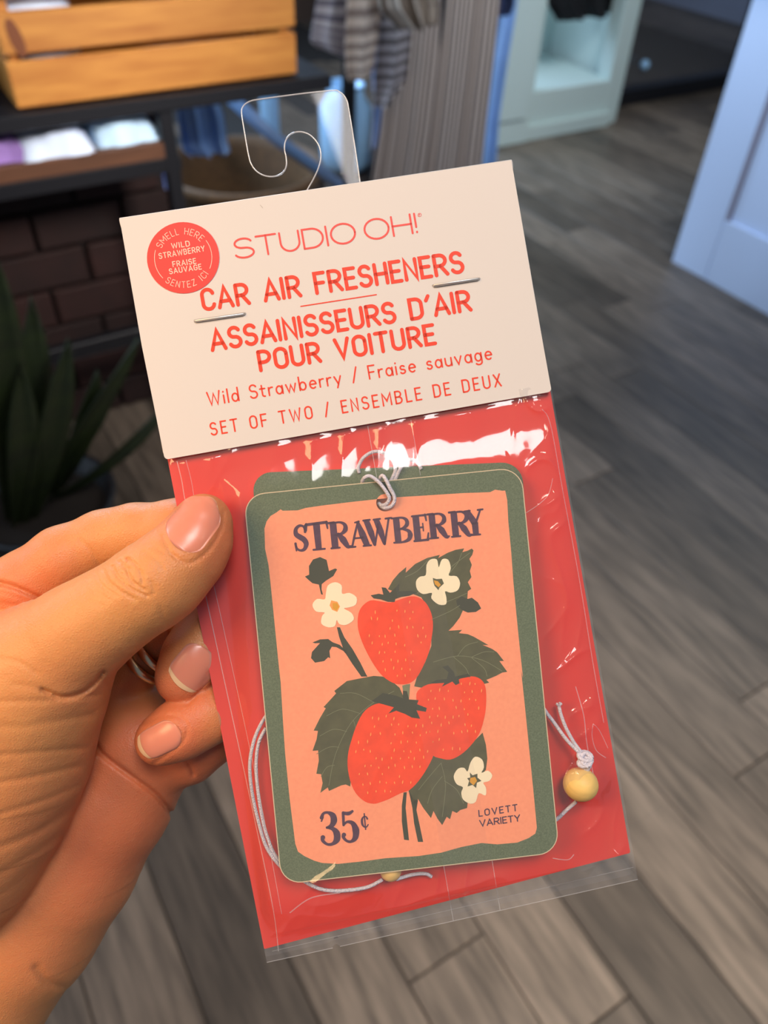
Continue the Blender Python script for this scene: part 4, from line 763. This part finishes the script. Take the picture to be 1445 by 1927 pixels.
chain([(150, 1330, 247, 15), (60, 1460, 250, 17), (-20, 1620, 252, 19), (-130, 1800, 255, 22)], 9, palm); chain([(60, 1220, 246, 14), (-30, 1380, 252, 16), (-120, 1560, 255, 20)], 9, palm); chain([(272, 1402, 242, 15), (150, 1330, 247, 15), (60, 1220, 246, 14)], 8, palm); chain([(-60, 1180, 240, 14), (60, 1220, 246, 14)], 8, palm)
ringp = chain([(165, 1325, 245, 10), (215, 1280, 241, 8.8), (262, 1238, 238.5, 8.1), (330, 1185, 237, 7.9), (400, 1150, 236, 8.0)], 4)
midd = chain([(425, 1140, 228, 8.3), (395, 1190, 224, 8.5), (366, 1235, 221.5, 8.5), (345, 1273, 220.5, 7.9)], 4); chain([(418, 1128, 229, 7.8), (300, 1130, 236, 8), (120, 1180, 240, 10)], 4, midd)
litt = chain([(460, 1300, 229, 8.0), (420, 1322, 226.5, 8.3), (385, 1345, 222, 8.2), (340, 1372, 219.5, 7.8), (303, 1391, 219, 7.2)], 4); chain([(460, 1300, 229, 8), (440, 1210, 237, 8), (400, 1150, 238, 8)], 4, litt)
pinky = chain([(285, 1418, 241, 12), (352, 1408, 238, 9.8), (400, 1375, 236, 8.6), (450, 1330, 237, 8)], 5)
field = smin(palm, thumb, 2.2); field = smin(field, index, 1.6); field = smin(field, ringp, 3.5); field = smin(field, pinky, 3.0); field = smin(field, midd, .7); field = smin(field, litt, .7)
# pixel coordinates of every voxel for carving creases
Zg = gx[2][None, None, :]; PXg = CX-F*gx[0][:, None, None]/Zg; PYg = CY+F*gx[1][None, :, None]/Zg
def groove(pts, depth, w, d0, d1):
    """a crease: line on the skin, depth mm, width px, only for surfaces d0..d1 mm away"""
    pts = np.array([p for p in catmull(pts, 5)]) if len(pts) > 2 else np.array(pts, float)
    mn = pts.min(0)-3*w; mx = pts.max(0)+3*w; k0 = int(np.clip((-d1-lo[2])/vox, 0, dim[2])); k1 = int(np.clip((-d0-lo[2])/vox, 0, dim[2]))
    zc = (d0+d1)/2
    i0, i1 = [int(np.clip(((v-CX)/F*z-lo[0])/vox, 0, dim[0])) for v, z in ((mn[0], d1 if mn[0] < CX else d0), (mx[0], d0 if mx[0] < CX else d1))]
    ya, yb = sorted([(CY-mx[1])/F*z for z in (d0, d1)])[0], sorted([(CY-mn[1])/F*z for z in (d0, d1)])[1]
    j0, j1 = int(np.clip((ya-lo[1])/vox, 0, dim[1])), int(np.clip((yb-lo[1])/vox+1, 0, dim[1]))
    if i1 <= i0 or j1 <= j0 or k1 <= k0: return
    xs = PXg[i0:i1, :, k0:k1]; ys_ = PYg[:, j0:j1, k0:k1]; d2 = None
    for a, b in zip(pts[:-1], pts[1:]):
        ab = b-a; l2 = ab@ab+1e-6; t = np.clip(((xs-a[0])*ab[0]+(ys_-a[1])*ab[1])/l2, 0, 1); dd = (xs-a[0]-t*ab[0])**2+(ys_-a[1]-t*ab[1])**2; d2 = dd if d2 is None else np.minimum(d2, dd)
    field[i0:i1, j0:j1, k0:k1] += depth*np.exp(-d2/w**2)
z1 = lambda x, y: (x/2.89, 900+y/2.89)
z2 = lambda x, y: (x/2.89, 1400+y/2.89)
for q, dp, w in (([(612, 480), (640, 530), (700, 590), (800, 640)], .42, 2.6), ([(650, 450), (690, 500), (720, 560), (790, 610)], .5, 2.6), ([(690, 435), (740, 470), (770, 520), (775, 570)], .45, 2.4), ([(700, 440), (690, 480), (720, 500)], .3, 2.4), ([(560, 500), (590, 560), (650, 610), (740, 660)], .32, 2.8), ([(520, 530), (560, 590), (640, 640)], .22, 2.8), ([(780, 400), (850, 440), (890, 500)], .2, 2.6), ([(810, 350), (880, 400), (960, 430)], .16, 2.6), ([(820, 560), (840, 620), (800, 640)], .25, 2.2), ([(870, 700), (890, 760), (900, 790)], .15, 4), ([(470, 560), (520, 620), (600, 660)], .14, 3), ([(420, 600), (470, 660), (560, 700)], .12, 3), ([(650, 500), (680, 540), (740, 590)], .3, 2)):
    groove([z1(*p) for p in q], dp*1.35, w, 185, 215)
for q, dp, w in (([(560, 1055), (520, 1110), (450, 1165), (340, 1190), (230, 1150)], 1.0, 4), ([(520, 1180), (380, 1200), (200, 1210), (0, 1215)], .28, 6), ([(500, 1290), (350, 1310), (150, 1350), (0, 1350)], .2, 8), ([(300, 1180), (200, 1140), (80, 1120)], .2, 6), ([(200, 1060), (100, 1000), (0, 980)], .2, 4)):
    groove([z1(*p) for p in q], dp, w, 182, 222)
for q, dp, w in (([(470, 20), (250, 40), (0, 60)], .26, 6), ([(440, 120), (220, 170), (0, 210)], .3, 7), ([(420, 230), (200, 320), (0, 380)], .24, 6), ([(380, 360), (200, 480), (0, 560)], .3, 8), ([(330, 500), (180, 600), (0, 700)], .26, 8), ([(270, 620), (130, 740), (0, 820)], .12, 8)):
    groove([z2(*p) for p in q], dp, w, 190, 232)
groove([z2(510, -10), z2(560, 60), z2(650, 130), z2(760, 210), z2(850, 280), z2(935, 385)], 1.1, 5, 224, 262)
groove([z2(1010, 70), z2(1035, 120), z2(1050, 165)], .8, 4, 224, 262); groove([z2(430, 180), z2(460, 270), z2(500, 340)], .6, 6, 224, 262)
groove([z2(200, 1220), z2(260, 1290), z2(340, 1320)], .7, 8, 215, 262)
groove([z1(440, 340), z1(500, 400), z1(540, 470)], .35, 5, 205, 228); groove([z1(0, 570), z1(100, 600), z1(240, 665)], 1.2, 5, 200, 240)
for q in ([(0, 620), (80, 640), (200, 690)], [(0, 680), (90, 690), (160, 710)]): groove([z1(*p) for p in q], .2, 4, 200, 240)
groove([(316, 1172), (322, 1190), (318, 1215)], .9, 4, 222, 245)
groove([(421, 962), (418, 990), (400, 1026), (376, 1050), (350, 1060), (322, 1040), (306, 1008)], .38, 3.2, 188, 204)
groove([(352, 1326), (376, 1300), (396, 1262)], .5, 3, 205, 222); groove([(268, 1362), (300, 1350), (335, 1348), (352, 1368), (345, 1395), (318, 1418), (290, 1436)], .3, 3, 203, 220)
def fval(p):
    i = (np.asarray(p)-lo)/vox; i0 = np.floor(i).astype(int)
    if np.any(i0 < 0) or np.any(i0+1 >= dim): return 6.
    f = i-i0; c_ = field[i0[0]:i0[0]+2, i0[1]:i0[1]+2, i0[2]:i0[2]+2]
    c_ = c_[0]*(1-f[0])+c_[1]*f[0]; c_ = c_[0]*(1-f[1])+c_[1]*f[1]; return float(c_[0]*(1-f[2])+c_[1]*f[2])
def surf(x, y, d0=186., d1=270.):
    d = d0; v0 = fval(CP(x, y, d))
    while d < d1:
        v = fval(CP(x, y, d+.4))
        if v <= 0: t = v0/(v0-v+1e-9); return d+.4*t
        v0 = v; d += .4
    return None
import openvdb
grid = openvdb.FloatGrid(background=6.); grid.copyFromArray(field.astype(np.float32)); grid.transform = openvdb.createLinearTransform(voxelSize=1.0)
pts, tris, quads = grid.convertToPolygons(isovalue=0., adaptivity=0.)
hv = (np.asarray(pts, float)*vox+lo)
HW = (hv*.001)@R.T+C
skin, nt, b = newmat('skin'); N = nt.nodes; L = nt.links
b.inputs['Roughness'].default_value = .46; b.inputs['Subsurface Weight'].default_value = .35; b.inputs['Subsurface Radius'].default_value = (1, .35, .18); b.inputs['Subsurface Scale'].default_value = .003
b.inputs['Specular IOR Level'].default_value = .4
at = N.new('ShaderNodeAttribute'); at.attribute_name = 'flush'; tc = N.new('ShaderNodeTexCoord')
no = N.new('ShaderNodeTexNoise'); no.inputs['Scale'].default_value = 70; no.inputs['Detail'].default_value = 4; L.new(tc.outputs['Object'], no.inputs[0])
mx = N.new('ShaderNodeMix'); mx.data_type = 'RGBA'; mx.inputs[6].default_value = srgb('D29459')+(1,); mx.inputs[7].default_value = srgb('D2784F')+(1,)
ma = N.new('ShaderNodeMath'); ma.operation = 'MULTIPLY_ADD'; ma.inputs[1].default_value = .5; ma.use_clamp = True; L.new(no.outputs[0], ma.inputs[0])
m3 = N.new('ShaderNodeMath'); m3.operation = 'SUBTRACT'; m3.inputs[1].default_value = .18; L.new(at.outputs['Fac'], m3.inputs[0]); L.new(m3.outputs[0], ma.inputs[2])
L.new(ma.outputs[0], mx.inputs[0]); L.new(mx.outputs[2], b.inputs['Base Color'])
vo = N.new('ShaderNodeTexVoronoi'); vo.inputs['Scale'].default_value = 1400; vo.feature = 'DISTANCE_TO_EDGE'; L.new(tc.outputs['Object'], vo.inputs['Vector'])
n2 = N.new('ShaderNodeTexNoise'); n2.inputs['Scale'].default_value = 240; n2.inputs['Detail'].default_value = 5; L.new(tc.outputs['Object'], n2.inputs[0])
ad = N.new('ShaderNodeMath'); ad.operation = 'MULTIPLY_ADD'; ad.inputs[1].default_value = .5; L.new(vo.outputs['Distance'], ad.inputs[0]); L.new(n2.outputs[0], ad.inputs[2])
bp = N.new('ShaderNodeBump'); bp.inputs['Strength'].default_value = .55; bp.inputs['Distance'].default_value = .0005; L.new(ad.outputs[0], bp.inputs['Height']); L.new(bp.outputs[0], b.inputs['Normal'])
faces = [tuple(q) for q in np.asarray(quads)]+[tuple(q) for q in np.asarray(tris)]
hand = mesh('person', HW, faces, skin, None, True, loc=(np.array([-.09, -.07, -.24])@R.T+C))
tag(hand, 'left hand and wrist with two rings pinching the clear package between thumb and fingers', 'person')
# make the normals face outwards
import bmesh
bm = bmesh.new(); bm.from_mesh(hand.data)
comp = None
if sum(f.calc_area()*f.normal.dot(f.calc_center_median()-Vector((0, 0, 0))) for f in bm.faces) < 0: bmesh.ops.reverse_faces(bm, faces=bm.faces)
bm.to_mesh(hand.data); bm.free(); hand.data.polygons.foreach_set('use_smooth', [True]*len(hand.data.polygons))
spots = [(385, 980, 204, 11, .7), (345, 1290, 218, 10, .9), (300, 1395, 217, 11, .9), (400, 1060, 202, 9, .5), (60, 1130, 215, 14, .45), (300, 1000, 214, 14, .3), (250, 1640, 228, 30, .25), (270, 1480, 226, 24, .55), (350, 1440, 230, 12, .6), (180, 1560, 226, 30, .3), (20, 1090, 212, 14, .4), (190, 1270, 200, 9, .3), (120, 1800, 226, 30, .35), (130, 1250, 197, 12, .1)]
fl_ = np.zeros(len(hv))
for x_, y_, d_, r_, s_ in spots: fl_ += s_*np.exp(-((hv-CP(x_, y_, d_))**2).sum(1)/(r_**2*1.4))
att = hand.data.attributes.new('flush', 'FLOAT', 'POINT'); att.data.foreach_set('value', np.clip(fl_, 0, 1).astype(np.float32))
def nail(cen, axis, wid, length, tipfrac, d0, tipr=.75, lift=.2):
    """nail plate lying on the finger's own surface; axis points to the free edge (px)"""
    ax_ = np.array(axis, float); ax_ /= np.linalg.norm(ax_); sd = np.array([-ax_[1], ax_[0]]); nu_, nv_ = 17, 21
    prof = lambda v: (math.sqrt(max(.03, 1-((-.45-v)/.6)**2)) if v < -.45 else 1)*(math.sqrt(max(.05, 1-((v-.45)/tipr)**2)) if v > .45 else 1)
    P2 = lambda u, v: np.array(cen)+sd*u*wid/2*prof(v)*(1-.05*v)+ax_*(v*length/2-length*.10*u*u*(v if v > 0 else v*.3))
    out = []
    def build(v0, v1, name, m, extra):
        V = []; n_ = nu_*nv_
        for j in range(nv_):
            v = v0+(v1-v0)*j/(nv_-1)
            for i in range(nu_):
                u = -1+2*i/(nu_-1); p = P2(u, v); d = surf(p[0], p[1], d0, d0+22); V.append((p[0], p[1], d, u, v))
        ds = np.array([q[2] if q[2] else np.nan for q in V]).reshape(nv_, nu_)
        med = np.nanmedian(ds)
        for j in range(nv_):
            r_ = ds[j]; ok = ~np.isnan(r_)
            ds[j] = np.interp(np.arange(nu_), np.arange(nu_)[ok], r_[ok]) if ok.any() else med
        ds = np.minimum(ds, med+4)
        top = []; bot = []
        for k_, q in enumerate(V):
            d = ds.flat[k_]; e = max(0, 1-abs(q[3])**4); top.append((CP(q[0], q[1], d-(lift+extra)*e-.05)*.001)@R.T+C); bot.append((CP(q[0], q[1], d+.35)*.001)@R.T+C)
        Vv = top+bot; I = lambda s, j, i: s*n_+j*nu_+i
        Fc = [(I(0, j, i), I(0, j, i+1), I(0, j+1, i+1), I(0, j+1, i)) for j in range(nv_-1) for i in range(nu_-1)]
        Fc += [(I(0, j, i), I(0, j+1, i), I(1, j+1, i), I(1, j, i)) for i in (0, nu_-1) for j in range(nv_-1)]+[(I(0, j, i), I(0, j, i+1), I(1, j, i+1), I(1, j, i)) for j in (0, nv_-1) for i in range(nu_-1)]
        return mesh(name, Vv, Fc, m, None, True, loc=top[len(top)//2])
    a = build(-1, 1, 'fingernail', M_['nail'], 0); a.location = a.location-hand.location; a.parent = hand
    c_ = build(1-tipfrac*2, 1.02, 'nail_tip', M_['tip'], .07); c_.location = c_.location-hand.location-a.location; c_.parent = a
nail((366, 984), (58, -75), 84, 114, .035, 188, .66)
nail((364, 1257), (-50, 54), 78, 88, .10, 205, 1.0)
nail((300, 1392), (-66, 33), 58, 84, .08, 203, 1.0)
# rings
for (x_, y_, d_), lab in (((274, 1236, 237.6), 'pale gold ring band nearer the palm, on the curled finger'), ((295, 1219, 237.2), 'pale gold ring band farther from the palm, touching the first band')):
    a = CP(x_, y_, d_)*.001; ax = CP(330, 1185, 237)-CP(215, 1280, 241); ax /= np.linalg.norm(ax)
    c_ = a@R.T+C; w = ax@R.T; u = np.cross(w, [0, 0, 1.]); u /= np.linalg.norm(u); v = np.cross(w, u); V = []; nr, ns = 48, 10
    for i in range(nr):
        t = 2*math.pi*i/nr; rd = u*math.cos(t)+v*math.sin(t)
        for j in range(ns): s = 2*math.pi*j/ns; V.append(c_+rd*(.0091+.00075*math.cos(s))+w*.0014*math.sin(s))
    tag(mesh('ring', V, [(i*ns+j, i*ns+(j+1) % ns, ((i+1) % nr)*ns+(j+1) % ns, ((i+1) % nr)*ns+j) for i in range(nr) for j in range(ns)], M_['ring'], None, True, loc=c_), lab, 'ring', 'gold rings')
